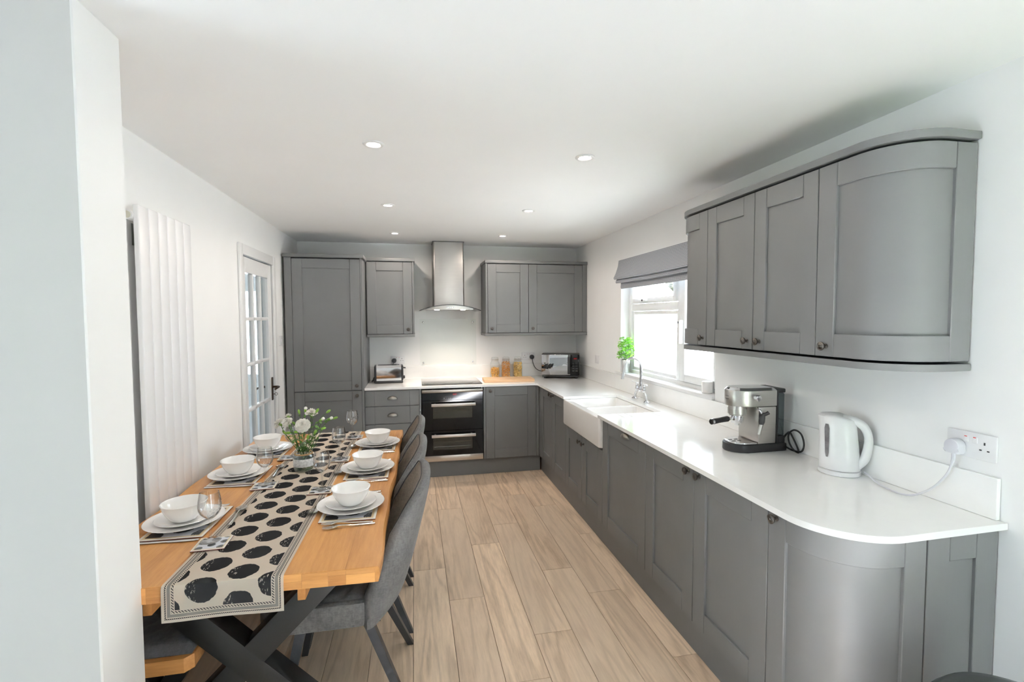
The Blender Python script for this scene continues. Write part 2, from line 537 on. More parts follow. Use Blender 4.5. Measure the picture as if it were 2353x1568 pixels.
# ------------------------------------------------------------------ the room
YB = -6.6                                   # wall behind the camera
bm = new(); box(bm, -5.4, .3, YB - .2, .6, -.12, -.009)
fl = struct('floor', bm, plain('subfloor', (.10, .075, .05), .8), label='oak effect plank floor')
PW, PLN = .1933, 1.283
joint = {0: -2.312, 1: -2.667, 2: -2.045, 3: -1.758, 4: -2.467, 5: -2.756, 6: -2.04, -1: -2.88, -2: -2.2, -3: -2.6, -4: -1.9, -5: -2.4, -6: -2.7, 7: -2.5, 8: -2.2, 9: -1.7}
full = None
for k in range(-6, 10):
    x0, x1 = max(XL + .003, -1.841 + PW * k), min(-.003, -1.841 + PW * (k + 1))
    if x1 - x0 < .02: continue
    y = joint[k] + PLN * math.ceil(-joint[k] / PLN)
    while y > -4.75:
        ya, yb = max(y - PLN, -4.749), min(y, -.003)
        if yb - ya > .02:
            if x1 - x0 > PW - .001 and yb - ya > PLN - .001:
                if full is None:
                    full = mesh_of('plank', bx(-PW / 2 + .0009, PW / 2 - .0009, -PLN / 2 + .0009, PLN / 2 - .0009, -.009, 0, .0010, 1), m_plank)
                me = full
                c = ((x0 + x1) / 2, (ya + yb) / 2)
            else:
                c = ((x0 + x1) / 2, (ya + yb) / 2); w, l = (x1 - x0) / 2, (yb - ya) / 2
                me = mesh_of('plank', bx(-w + .0009, w - .0009, -l + .0009, l - .0009, -.009, 0, .0010, 1), m_plank)
            o = bpy.data.objects.new('plank', me)
            link(o, fl, Matrix.Translation((c[0], c[1], 0)))
        y -= PLN
# the lounge floor beyond the kitchen
bm = new(); box(bm, -5.2, XL, YB, -3.9, -.009, 0); box(bm, XL, 0, YB, -4.75, -.009, .004); box(bm, -4.4, XL - .1, -3.68, .3, -.009, 0)
obj('lounge_carpet', bm, plain('pale_carpet', (.70, .71, .74), .95, var=.08, scale=300, bump=.4), fl)

struct('ceiling', bx(-5.4, .3, YB - .2, .6, H, H + .15), m_ceil, label='flat white ceiling')
struct('wall_back', bx(XL - .1, .3, 0, .2, 0, H), m_wall)
WY0, WY1, WZ0, WZ1 = -2.608, -1.215, 1.035, 2.06          # window opening
bm = new()
box(bm, 0, .28, WY1, .2, 0, H); box(bm, 0, .28, YB, WY0, 0, H); box(bm, 0, .28, WY0, WY1, 0, WZ0); box(bm, 0, .28, WY0, WY1, WZ1, H)
struct('wall_right', bm, m_wall)
DY0, DY1, DZ = -1.668, -.925, 2.005                       # doorway in the left wall
bm = new()
box(bm, XL - .1, XL, -3.69, DY0, 0, H); box(bm, XL - .1, XL, DY1, 0, 0, H); box(bm, XL - .1, XL, DY0, DY1, DZ, H)
struct('wall_left', bm, m_wall)
m_lounge = plain('lounge_dimmed_paint', (.575, .57, .555), .9, var=.012, scale=2)      # shade put into the colour: greyed to dim the over-lit partition front
wp = struct('wall_partition', bx(-5.2, -2.614, -3.885, -3.69, 0, H, .004, 1), [m_wall, m_lounge], label='white end of a wall at the edge of the kitchen, its lounge side darkened for dimmer light')
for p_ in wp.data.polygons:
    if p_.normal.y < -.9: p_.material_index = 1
bm = new()
box(bm, -5.4, -5.2, YB, -5.25, 0, H); box(bm, -5.4, -5.2, -4.0, -3.69, 0, H); box(bm, -5.4, -5.2, -5.25, -4.0, 0, .15); box(bm, -5.4, -5.2, -5.25, -4.0, 1.55, H)
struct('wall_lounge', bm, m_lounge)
bm = new()
box(bm, -5.2, -.31, YB - .2, YB, 0, H); box(bm, -.31, 0, YB - .2, YB, 2.12, H)
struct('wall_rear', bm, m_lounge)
bm = new()
box(bm, -4.55, -4.35, -3.69, .6, 0, H); box(bm, -4.35, XL - .1, .4, .6, 1.85, H); box(bm, -4.35, XL - .1, .4, .6, 0, .95); box(bm, -4.35, -3.95, .4, .6, .95, 1.85); box(bm, -3.45, XL - .1, .4, .6, .95, 1.85)
struct('wall_hall', bm, m_wall)

# glazed garden doors behind the camera
w2 = tag(bpy.data.objects.new('window_2', None), 'white framed garden doors behind the camera', None, kind='structure'); link(w2)
for x in (-.30, -.012):
    obj('frame_post', bx(x - .012, x + .012, YB - .1, YB - .03, 0, 2.2, .004, 1), m_upvc, w2)
for z in (.03, 2.09): obj('frame_rail', bx(-.31, -.0, YB - .1, YB - .03, z - .03, z + .03, .004, 1), m_upvc, w2)

# kitchen window
FX = .077
w1 = tag(bpy.data.objects.new('window_1', None), 'white casement window over the sink', None, kind='structure'); link(w1)
def bar(name, y0, y1, z0, z1, x0=FX, x1=FX + .06, par=w1, bev=.005): return obj(name, bx(x0, x1, y0, y1, z0, z1, bev, 2), m_upvc, par)
bar('window_frame', WY1 - .055, WY1, WZ0, WZ1); bar('window_frame', WY0, WY0 + .055, WZ0, WZ1)
bar('window_frame', WY0 + .0555, WY1 - .0555, WZ1 - .055, WZ1); bar('window_frame', WY0 + .0555, WY1 - .0555, WZ0, WZ0 + .05)
MY0, MY1 = -2.097, -2.035
bar('mullion', MY0, MY1, WZ0 + .0505, WZ1 - .0555); bar('transom', MY1 + .0005, WY1 - .0555, 1.605, 1.665)
# top opening light, fixed light, side casement: each a sash with its own pane
def sash(y0, y1, z0, z1, b=.045, proud=.012):
    ps = obj('pane', bx(FX + .028, FX + .034, y0 + b * .8, y1 - b * .8, z0 + b * .8, z1 - b * .8), m_pane, w1)
    for a in ((y0, y0 + b, z0, z1), (y1 - b, y1, z0, z1), (y0 + b, y1 - b, z0, z0 + b), (y0 + b, y1 - b, z1 - b, z1)):
        bar('sash_bar', *a, x0=FX - proud, x1=FX + .045)
sash(MY1 + .004, WY1 - .059, 1.669, WZ1 - .059, .042, .014)
sash(MY1 + .004, WY1 - .059, WZ0 + .054, 1.601, .028, -.012)
sash(WY0 + .059, MY0 - .004, WZ0 + .054, WZ1 - .059, .055, .016)
hd = obj('window_handle', bx(FX - .04, FX - .016, -1.60, -1.48, 1.682, 1.700, .005), m_upvc, w1)
obj('handle_button', bx(FX - .046, FX - .036, -1.555, -1.54, 1.683, 1.699, .003), m_black, w1)
obj('window_handle', bx(FX - .05, FX - .016, MY0 - .045, MY0 - .018, 1.36, 1.53, .006), m_upvc, w1)
obj('handle_button', bx(FX - .056, FX - .046, MY0 - .036, MY0 - .026, 1.505, 1.52, .003), m_black, w1)
obj('window_sill', bx(-.022, FX, WY0 - .0, WY1 - .0, WZ0 - .001, 1.060, .004), m_white, w1)
obj('window_sill', bx(-.022, -.001, WY1, WY1 + .085, WZ0 - .001, 1.060, .004), m_white, w1)

# glazed door in the left wall
d1 = tag(bpy.data.objects.new('door_1', None), 'white fifteen-pane glazed door with bronze lever handle', None, kind='structure'); link(d1)
for a in ((DY0 - .055, DY0 + .012, 0, DZ + .06), (DY1 - .012, DY1 + .055, 0, DZ + .06), (DY0 + .012, DY1 - .012, DZ - .012, DZ + .06)):
    obj('architrave', bx(XL, XL + .018, *a, .006), m_white, d1)
obj('frame_gap', bx(XL - .06, XL - .050, DY0, DY1, DZ - .012, DZ), plain('dark_gap', (.03, .02, .02), .9), d1)
lx0, lx1 = XL - .045, XL - .005
ly0, ly1, lz0, lz1 = DY0 + .014, DY1 - .014, .008, DZ - .018
leaf = d1
stl = .092
obj('stile', bx(lx0, lx1, ly0, ly0 + stl, lz0, lz1, .002, 1), m_white, d1); obj('stile', bx(lx0, lx1, ly1 - stl, ly1, lz0, lz1, .002, 1), m_white, d1)
pz0, pz1 = .24, 1.878
obj('rail', bx(lx0, lx1, ly0 + stl, ly1 - stl, lz0, pz0, .002, 1), m_white, d1); obj('rail', bx(lx0, lx1, ly0 + stl, ly1 - stl, pz1, lz1, .002, 1), m_white, d1)
py0, py1 = ly0 + stl, ly1 - stl
for i in (1, 2):
    yy = py0 + (py1 - py0) * i / 3
    obj('glazing_bar', bx(lx0 + .004, lx1 - .002, yy - .013, yy + .013, pz0, pz1, .005, 2), m_white, d1)
for j in range(1, 5):
    zz = pz0 + (pz1 - pz0) * j / 5
    obj('glazing_bar', bx(lx0 + .004, lx1 - .002, py0, py1, zz - .013, zz + .013, .005, 2), m_white, d1)
for i in range(3):
    for j in range(5):
        a, b = py0 + (py1 - py0) * i / 3, py0 + (py1 - py0) * (i + 1) / 3
        c, d = pz0 + (pz1 - pz0) * j / 5, pz0 + (pz1 - pz0) * (j + 1) / 5
        obj('pane', bx(XL - .027, XL - .023, a + .006, b - .006, c + .006, d - .006), m_pane, d1)
hy = ly1 - .045
hp = obj('handle_plate', bx(lx1, lx1 + .006, hy - .02, hy + .02, .88, 1.07, .018, 3), m_brass, d1)
bm = new(); tube(bm, spline([(lx1 + .004, hy, .99), (lx1 + .045, hy, .99), (lx1 + .056, hy - .02, .99), (lx1 + .056, hy - .07, .988), (lx1 + .05, hy - .10, .983)], 6), [.009] * 13 + [.008] * 12, 10)
obj('lever_handle', bm, m_brass, d1)
bm = new(); tube(bm, [(lx1 + .004, hy, .93), (lx1 + .02, hy, .93)], .003, 6)
tube(bm, [(lx1 + .03 + .011 * math.cos(a * PI / 6), hy, .93 + .011 * math.sin(a * PI / 6)) for a in range(12)], .0018, 6, closed=True)
obj('key', bm, m_brass, d1)
bm = new(); tube(bm, [(lx0 - .004, hy, .99), (lx0 - .05, hy, .99), (lx0 - .055, hy - .03, .99), (lx0 - .055, hy - .11, .985)], .009, 8)
obj('lever_handle', bm, m_brass, d1)

# ------------------------------------------------------------------ ceiling spotlights
m_lamp = glow('lamp_disc', (1.0, .88, .80), 14.0)
spots = [(-1.985, -2.975, 'near', 'dining table'), (-.985, -2.980, 'near', 'worktop'), (-1.983, -1.775, 'middle', 'dining table'), (-.982, -1.782, 'middle', 'worktop'), (-1.978, -.650, 'far', 'toaster'), (-.975, -.680, 'far', 'jars')]
for x, y, row, over in spots:
    t = thing('ceiling_spotlight', {'near': 'recessed white ceiling spotlight, nearest of the row above the ', 'middle': 'recessed white ceiling spotlight, middle of the row above the ', 'far': 'recessed white ceiling spotlight, farthest of its row, on the side of the '}[row] + over, 'spotlight', (x, y, H), 0, 'ceiling spotlights')
    bm = new(); lathe(bm, [(.026, -.0005), (.030, -.004), (.034, -.0065), (.043, -.0065), (.047, -.004), (.048, 0)], 32)
    obj('bezel', bm, m_white, t, world=False)
    bm = new(); lathe(bm, [(0, -.0022), (.028, -.0022), (.028, -.0005), (0, -.0005)], 28)
    obj('lamp', bm, m_lamp, t, world=False)
    ld = bpy.data.lights.new('spot_beam', 'SPOT'); ld.energy = 4.5; ld.spot_size = math.radians(172); ld.spot_blend = .35; ld.shadow_soft_size = .028; ld.color = (1.0, .87, .76)
    lo = bpy.data.objects.new('spot_beam', ld); link(lo, t, Matrix.Translation((0, 0, -.012)))

# ------------------------------------------------------------------ kitchen units
def knob_mesh():
    bm = new()
    lathe(bm, [(0, 0), (.009, 0), (.009, .002), (.006, .005), (.0055, .013), (.010, .016), (.0155, .019), (.017, .023), (.0165, .0255), (.0135, .0268), (.0125, .0262), (.008, .0285), (.0045, .029), (.004, .0305), (0, .031)], 20)
    return mesh_of('knob', bm, m_knob)
KNOB = knob_mesh()
def cup_mesh():
    bm = new()
    W, D, Hh, n, k = .047, .026, .030, 14, 8
    rows = []
    for j in range(k + 1):
        th = PI / 2 * j / k                       # 0 = rim at bottom front, pi/2 = against the door at top
        row = []
        for i in range(n + 1):
            ph = PI * i / n
            w = math.cos(ph) * W; s = math.sin(ph)
            row.append(bm.verts.new((w, (s * math.cos(th)) * D + .001, s * math.sin(th) * Hh + (0 if j else -.002))))
        rows.append(row)
    for a, b in zip(rows, rows[1:]):
        for i in range(n): bm.faces.new((a[i], a[i + 1], b[i + 1], b[i]))
    bmesh.ops.remove_doubles(bm, verts=bm.verts[:], dist=1e-5)
    r = bmesh.ops.solidify(bm, geom=bm.faces[:], thickness=.0015)
    return mesh_of('cup_handle', bm, m_cup)
CUP = cup_mesh()
def place(me, name, parent, pos, n):
    """put shared hardware on a face: local z (knob) points along the outward normal n=(nx,ny)"""
    o = bpy.data.objects.new(name, me)
    nx, ny = n
    M = Matrix(((-ny, 0, nx, pos[0]), (nx, 0, ny, pos[1]), (0, 1, 0, pos[2]), (0, 0, 0, 1)))
    link(o, parent, WM[parent.name].inverted() @ M)
    KIDS.setdefault(parent.name, []).append(o)
    return o
def place_cup(parent, pos, n):
    o = bpy.data.objects.new('cup_handle', CUP)
    nx, ny = n
    M = Matrix(((-ny, nx, 0, pos[0]), (nx, ny, 0, pos[1]), (0, 0, 1, pos[2]), (0, 0, 0, 1)))
    link(o, parent, WM[parent.name].inverted() @ M)
    return o
ST, RA, TH = .088, .088, .020
G = .0015
def shaker(parent, path, w, z0, z1, name='door', ns=1, st=ST, ra=RA, st2=None):
    """framed door along path(0..w): recessed panel, two stiles, two rails; outer face at n=0"""
    st2 = st2 or st
    bm = new(); sweep(bm, path, st - .006, w - st2 + .006, z0 + ra - .006, z1 - ra + .006, -.018, -.0105, ns)
    d = obj(name, bm, m_cab, parent)
    for a, b in ((G, st), (w - st2, w - G)):
        bm = new(); sweep(bm, path, a, b, z0 + G, z1 - G, -TH, 0, 1 if ns == 1 else max(1, ns // 6), .0020); obj('stile', bm, m_cab, d)
    for a, b in ((z0 + G, z0 + ra), (z1 - ra, z1 - G)):
        bm = new(); sweep(bm, path, st + .0004, w - st2 - .0004, a, b, -TH, -.0003, ns, .0022); obj('rail', bm, m_cab, d)
    return d
def slab_drawer(parent, path, w, z0, z1):
    bm = new(); sweep(bm, path, ST + .0004, w - ST - .0004, z0 + G, z1 - G, -TH, -.0003, 1, .0012)
    d = obj('drawer', bm, m_cab, parent)
    for a, b in ((G, ST), (w - ST, w - G)):
        bm = new(); sweep(bm, path, a, b, z0 + G, z1 - G, -TH, 0, 1, .0012); obj('stile', bm, m_cab, d)
    return d
BK = lambda x0, y=YD: line_path(x0, y, 1, 0, 0, -1)                  # back run, left to right
RT = lambda y0, x=XD: line_path(x, y0, 0, -1, -1, 0)                 # right run, far to near

# tall housing in the back left corner
YT = -.634
xt0, xt1, xt2, xt3 = -2.944, -2.883, -2.297, -2.277
t = thing('tall_cabinet', 'tall grey larder cabinet with two stacked doors beside the glazed door', 'cabinet', (xt0, 0, 0))
obj('body', bx(xt1, xt2, YT + TH + .004, -.004, ZP, 2.095), m_cab, t)
obj('side_panel', bx(xt0, xt1 - .001, YT + .001, -.004, .001, 2.10, .001, 1), m_cab, t)
obj('side_panel', bx(xt2 + .001, xt3, YT + .001, -.004, .001, 2.10, .001, 1), m_cab, t)
d = shaker(t, BK(xt1, YT), xt2 - xt1, .888, 2.092); place(KNOB, 'knob', d, (xt2 - .042, YT, .932), (0, -1))
d = shaker(t, BK(xt1, YT), xt2 - xt1, ZP, .884); place(KNOB, 'knob', d, (xt2 - .042, YT, .842), (0, -1))
obj('plinth', bx(xt1, xt2, YP - .02, YP, .001, ZP - .002), m_cab, t)
bm = new(); box(bm, xt0 - .008, xt3 + .016, YT - .020, -.004, 2.101, 2.132, .003)
obj('cornice', bm, m_cab, t)

# wall cabinets on the back wall
YC, ZC0, ZC1 = -.353, 1.365, 2.141
def wall_unit(x0, x1, label, knob_right, cornice, group=None, ends=(0, 0)):
    t = thing('wall_cabinet', label, 'cabinet', (x0, 0, ZC0), 0, group)
    obj('body', bx(x0 + ends[0] + .0005, x1 - ends[1] - .0005, YC + TH + .004, -.003, ZC0 + .030, ZC1 - .032), m_cab, t)
    d = shaker(t, BK(x0 + ends[0], YC), x1 - x0 - ends[0] - ends[1], ZC0 + .030, ZC1 - .034)
    kx = x1 - ends[1] - .042 if knob_right else x0 + ends[0] + .042
    place(KNOB, 'knob', d, (kx, YC, 1.440), (0, -1))
    if ends[0]: obj('side_panel', bx(x0, x0 + ends[0] - .001, YC + .001, -.003, ZC0 + .03, ZC1 - .032, .001, 1), m_cab, t)
    if ends[1]: obj('side_panel', bx(x1 - ends[1] + .001, x1, YC + .001, -.003, ZC0 + .03, ZC1 - .032, .001, 1), m_cab, t)
    if cornice:
        obj('cornice', bx(x0 - .0, x1 + .008, YC - .016, -.003, ZC1 - .030, ZC1, .003), m_cab, t)
        obj('pelmet', bx(x0, x1 + .004, YC - .008, -.003, ZC0, ZC0 + .028, .002), m_cab, t)
    return t
wall_unit(-2.268, -1.812, 'single grey wall cabinet between the tall cabinet and the extractor hood', True, True, 'grey wall cabinets', (.004, .018))
wall_unit(-1.093, -.6435, 'narrower grey wall cabinet just to the side of the extractor hood, above the jars', False, False, 'grey wall cabinets', (.020, 0))
wall_unit(-.6425, -.003, 'wider grey wall cabinet in the corner above the microwave', False, False, 'grey wall cabinets', (0, .050))
obj('cornice_strip', bx(-1.101, -.003, YC - .016, -.003, ZC1 - .030, ZC1, .003), m_cab, None, 'grey cornice strip on top of the corner wall cabinets', 'cornice')
obj('pelmet_strip', bx(-1.097, -.003, YC - .008, -.003, ZC0, ZC0 + .028, .002), m_cab, None, 'grey pelmet strip under the corner wall cabinets', 'pelmet')

# drawer unit
x0, x1 = -2.276, -1.777
t = thing('drawer_cabinet', 'grey base unit of three drawers with cup handles under the toaster', 'cabinet', (x0, 0, 0))
obj('body', bx(x0, x1, YD + TH + .003, -.004, ZP, ZU - .001), m_cab, t)
for za, zb in ((.722, .872), (.553, .720), (ZP, .551)):
    d = slab_drawer(t, BK(x0), x1 - x0, za, zb); place_cup(d, ((x0 + x1) / 2, YD, (za + zb) / 2 - .008 if zb - za < .3 else zb - .09), (0, -1))
obj('filler', bx(x1 + .001, -1.759, YD, -.1, ZP, ZU - .001, .001, 1), m_cab, t)

# double oven under the hob
o0, o1 = -1.757, -1.159
YO = YD - .004
t = thing('double_oven', 'built-in black glass double oven with steel trims under the hob', 'oven', (o0, 0, 0))
obj('body', bx(o0 + .004, o1 - .004, YO + .05, -.06, ZP, .868), m_bglass, t)
obj('top_trim', bx(o0 + .006, o1 - .006, YO - .001, YO + .05, .833, .860, .002), m_ovensteel, t)
cp = obj('control_panel', bx(o0 + .006, o1 - .006, YO, YO + .05, .758, .832, .001, 1), m_bglass, t)
bm = new()
SEG = {'1': 'bc', '7': 'abc', '3': 'abgcd', '5': 'afgcd'}
def digits(bm, text, x, z, w, h, y):
    for ch in text:
        if ch == ':':
            box(bm, x + w * .2, x + w * .45, y, y + .0006, z + h * .25, z + h * .4); box(bm, x + w * .2, x + w * .45, y, y + .0006, z + h * .6, z + h * .75); x += w * .8; continue
        s_ = {'a': (0, 1, .9, 1), 'g': (0, 1, .45, .55), 'd': (0, 1, 0, .1), 'f': (0, .16, .5, 1), 'b': (.84, 1, .5, 1), 'e': (0, .16, 0, .5), 'c': (.84, 1, 0, .5)}
        for k_ in SEG[ch]:
            a, b, c, d_ = s_[k_]; box(bm, x + a * w, x + b * w, y, y + .0006, z + c * h, z + d_ * h)
        x += w * 1.45
digits(bm, '13:57', -1.462, .807, .0065, .013, YO - .0006)
obj('clock_display', bm, m_red, cp)
bm = new()
for i in range(4): box(bm, -1.545 + .024 * i, -1.537 + .024 * i, YO - .0004, YO, .774, .780)
obj('touch_keys', bm, plain('dim_print', (.16, .16, .16), .6), cp)
def oven_door(z0, z1, hz, wz0, wz1, racks):
    d = obj('oven_door', bx(o0 + .006, -1.650, YO, YO + .04, z0, z1, .001, 1), m_bglass, t)
    for a in ((-1.268, o1 - .006, z0, z1), (-1.650, -1.268, z0, wz0), (-1.650, -1.268, wz1, z1)):
        obj('door_glass', bx(a[0], a[1], YO, YO + .04, a[2], a[3]), m_bglass, d)
    obj('cavity', bx(-1.650, -1.268, YO + .036, YO + .04, wz0, wz1), m_cavity, d)
    obj('window_pane', bx(-1.650, -1.268, YO + .002, YO + .005, wz0, wz1), thin_glass('oven_window', (.75, .76, .74), (.3, .3, .3)), d)
    for zr in racks:
        bm = new(); tube(bm, [(-1.640, YO + .022, zr), (-1.283, YO + .022, zr)], .003, 6); obj('rack', bm, m_chrome, d)
    h = obj('door_handle', bx(-1.665, -1.242, YO - .052, YO - .036, hz - .014, hz + .014, .004), m_handle, d)
    for xx in (-1.63, -1.28): obj('handle_bracket', bx(xx - .008, xx + .008, YO - .038, YO, hz - .009, hz + .009), m_handle, d)
oven_door(.466, .756, .720, .578, .694, (.650,))
oven_door(.222, .462, .420, .272, .398, (.350, .300))
obj('bottom_trim', bx(o0 + .006, o1 - .006, YO - .001, YO + .05, .163, .219, .002), m_ovensteel, t)

# base cabinet between oven and corner
x0, x1 = -1.137, XD - .02
t = thing('base_cabinet', 'grey base cabinet with one door under the chopping board', 'cabinet', (x0, 0, 0), 0, 'grey base cabinets')
obj('body', bx(x0, x1, YD + TH + .003, -.004, ZP, ZU - .001), m_cab, t)
obj('filler', bx(-1.157, x0 - .001, YD, -.1, ZP, ZU - .001, .001, 1), m_cab, t)
d = shaker(t, BK(x0), -.625 - x0, ZP, ZU - .004); place(KNOB, 'knob', d, (x0 + .045, YD, .835), (0, -1))
obj('corner_post', bx(-.624, XD - .002, YD, YD + .03, ZP, ZU - .001, .001, 1), m_cab, t)

# right-hand run
ya0, ya1, yb, yc, yd_, ye, yf = -.655, -1.449, -1.855, -2.260, -2.871, -3.333, -3.798
def base_right(y0, y1, label, top=ZU - .001, post=False):
    t = thing('base_cabinet', label, 'cabinet', (0, y0, 0), 0, 'grey base cabinets')
    obj('body', bx(XD + TH + .003, -.004, y1, y0, ZP, top), m_cab, t)
    return t
t = base_right(ya0, ya1, 'grey two-door base cabinet in the corner, farther side of the sink')
obj('corner_post', bx(XD, XD + .03, ya0 + .001, YD - .001, ZP, ZU - .001, .001, 1), m_cab, t)
ym = (ya0 + ya1) / 2
d = shaker(t, RT(ya0), ya0 - ym, ZP, ZU - .004); place(KNOB, 'knob', d, (XD, ym + .042, .845), (-1, 0))
d = shaker(t, RT(ym), ym - ya1, ZP, ZU - .004); place(KNOB, 'knob', d, (XD, ym - .042, .845), (-1, 0))
SZ = .672
t = base_right(ya1, yc, 'grey base cabinet with two short doors directly under the white sink', .655)
d = shaker(t, RT(ya1), ya1 - yb, ZP, SZ - .012); place(KNOB, 'knob', d, (XD, yb + .042, .610), (-1, 0))
d = shaker(t, RT(yb), yb - yc, ZP, SZ - .012); place(KNOB, 'knob', d, (XD, yb - .042, .610), (-1, 0))
t = thing('dishwasher', 'integrated dishwasher behind a grey door with a cup handle, next to the sink', 'dishwasher', (0, yc, 0))
obj('body', bx(XD + TH + .003, -.02, yd_ + .002, yc - .002, ZP, ZU - .002), m_cab, t)
d = shaker(t, RT(yc), yc - yd_, ZP, ZU - .004); place_cup(d, (XD, -2.622, .838), (-1, 0))
t = base_right(yd_, yf, 'grey two-door base cabinet below the coffee machine')
d = shaker(t, RT(yd_), yd_ - ye, ZP, ZU - .004); place(KNOB, 'knob', d, (XD, ye + .042, .848), (-1, 0))
d = shaker(t, RT(ye), ye - yf, ZP, ZU - .004); place(KNOB, 'knob', d, (XD, ye - .042, .848), (-1, 0))

# curved end unit: straight, quarter circle, straight towards the wall
CX, CY, CR = -.400, -3.905, .194
def curve_path(xf, y0, cx, cy, r):
    """far to near along x=xf, round the corner, then towards the wall"""
    l1 = y0 - cy; l2 = r * PI / 2
    def p(s):
        if s <= l1: return (xf, y0 - s, -1.0, 0.0)
        if s <= l1 + l2:
            a = (s - l1) / r
            return (cx - r * math.cos(a), cy - r * math.sin(a), -math.cos(a), -math.sin(a))
        return (cx + (s - l1 - l2), cy - r, 0.0, -1.0)
    return p, l1 + l2
cp_, cl = curve_path(XD, yf, CX, CY, CR)
wdoor = cl + .118
t = thing('curved_base_cabinet', 'curved grey end base cabinet with one rounded door under the kettle', 'cabinet', (0, yf, 0))
body = [(-.004, yf), (XD + TH + .004, yf)] + [(CX - (CR - TH - .004) * math.cos(a * PI / 16), CY - (CR - TH - .004) * math.sin(a * PI / 16)) for a in range(9)] + [(-.004, CY - CR + TH + .004)]
bm = new(); prism(bm, body, ZP, ZU - .001); obj('body', bm, m_cab, t)
d = shaker(t, cp_, wdoor, ZP, ZU - .004, ns=24, st=.082); place(KNOB, 'knob', d, (XD, yf - .040, .850), (-1, 0))
ex = CX + .118
e = shaker(t, line_path(ex + .002, CY - CR, 1, 0, 0, -1), -.004 - ex, .002, ZU - .004, name='end_panel', st=.086)
bm = new(); sweep(bm, curve_path(XP, yf, CX, CY, CR + XD - XP)[0], 0, curve_path(XP, yf, CX, CY, CR + XD - XP)[1] + .1, .001, ZP - .002, -.016, 0, 24); obj('plinth', bm, m_cab, t)

obj('plinth_board', bx(xt3, XP - .017, YP - .0, YP + .016, .001, ZP - .002), m_cab, None, 'long grey plinth board under the oven and drawers', 'plinth')
obj('plinth_board', bx(XP, XP + .016, yf + .001, YP, .001, ZP - .002), m_cab, None, 'long grey plinth board along the sink side units', 'plinth')

# worktop (sink cut-out and drainer grooves cut into the slab)
SY0, SY1 = -2.232, -1.478
arc = [(-.400 - .222 * math.cos(a * PI / 32), -3.905 - .222 * math.sin(a * PI / 32)) for a in range(17)]
poly = [(xt3 + .001, -.002), (xt3 + .001, YW), (XW - .02, YW), (XW, YW - .02), (XW, SY1), (-.150, SY1), (-.150, SY0), (XW, SY0)] + [(XW - .003, -3.905 + .02)] + arc[0:] + [(-.002, -4.122), (-.002, -.002)]
bm = new(); prism(bm, poly, ZU + .0005, ZT, .002, 2)
wt = obj('worktop', bm, m_quartz, None, 'L-shaped white quartz worktop with rounded end and drainer grooves', 'worktop')
bm = new()
for i in range(5):
    gx = -.485 + .062 * i
    beam(bm, (gx, SY0 + .02, ZT - .004 + .003), (gx, SY0 - .36, ZT + .003 + .003), .007, .007)
co = obj('groove_cutter', bm, m_quartz)
md = wt.modifiers.new('grooves', 'BOOLEAN'); md.object = co; md.operation = 'DIFFERENCE'; md.solver = 'EXACT'
dg = bpy.context.evaluated_depsgraph_get()
try:
    me2 = bpy.data.meshes.new_from_object(wt.evaluated_get(dg))
    if len(me2.polygons) > 20:
        wt.modifiers.clear(); wt.data = me2; wt.data.materials.clear() if not me2.materials else None
        if not wt.data.materials: wt.data.materials.append(m_quartz)
except Exception: pass
wt.modifiers.clear()
for p_ in wt.data.polygons: p_.use_smooth = False
bpy.data.objects.remove(co)
ZUP = 1.040
obj('upstand', bx(xt3 + .001, -.019, -.017, -.002, ZT + .0005, ZUP, .0015, 1), m_quartz, None, 'white quartz upstand along the back wall', 'upstand')
obj('upstand', bx(-.017, -.002, -4.10, -.018, ZT + .0005, 1.0335, .0015, 1), m_quartz, None, 'white quartz upstand along the window wall', 'upstand')

# sink
t = thing('butler_sink', 'white double-bowl butler sink with a deep apron front', 'sink', (XD, yb, SZ))
sx0, sx1, sy0, sy1 = -.616, -.130, -2.2575, -1.4515
zr = ZU - .001
bm = new()
def rrect(x0, x1, y0, y1, r, n=6):
    out = []
    for cx_, cy_, a0 in ((x1 - r, y1 - r, 0), (x0 + r, y1 - r, 90), (x0 + r, y0 + r, 180), (x1 - r, y0 + r, 270)):
        for i in range(n + 1):
            a = math.radians(a0 + 90 * i / n); out.append((cx_ + r * math.cos(a), cy_ + r * math.sin(a)))
    return out
o_ = rrect(sx0, sx1, sy0, sy1, .022)
def loopv(pts, z): return [bm.verts.new((p[0], p[1], z)) for p in pts]
def bridge(a, b):
    for i in range(len(a)): bm.faces.new((a[i], a[(i + 1) % len(a)], b[(i + 1) % len(b)], b[i]))
def inset(pts, d):
    cx_ = sum(p[0] for p in pts) / len(pts); cy_ = sum(p[1] for p in pts) / len(pts)
    hx = max(abs(p[0] - cx_) for p in pts); hy_ = max(abs(p[1] - cy_) for p in pts)
    return [(cx_ + (p[0] - cx_) * (hx - d) / hx, cy_ + (p[1] - cy_) * (hy_ - d) / hy_) for p in pts]
L = [loopv(inset(o_, .012), SZ), loopv(inset(o_, .003), SZ + .004), loopv(o_, SZ + .016), loopv(o_, zr - .010), loopv(inset(o_, .003), zr - .002), loopv(inset(o_, .010), zr)]
for a, b in zip(L, L[1:]): bridge(a, b)
bm.faces.new(L[0][::-1])
ymid = (sy0 + sy1) / 2
b1 = rrect(sx0 + .045, sx1 - .03, ymid + .014, sy1 - .03, .03); b2 = rrect(sx0 + .045, sx1 - .03, sy0 + .03, ymid - .014, .03)
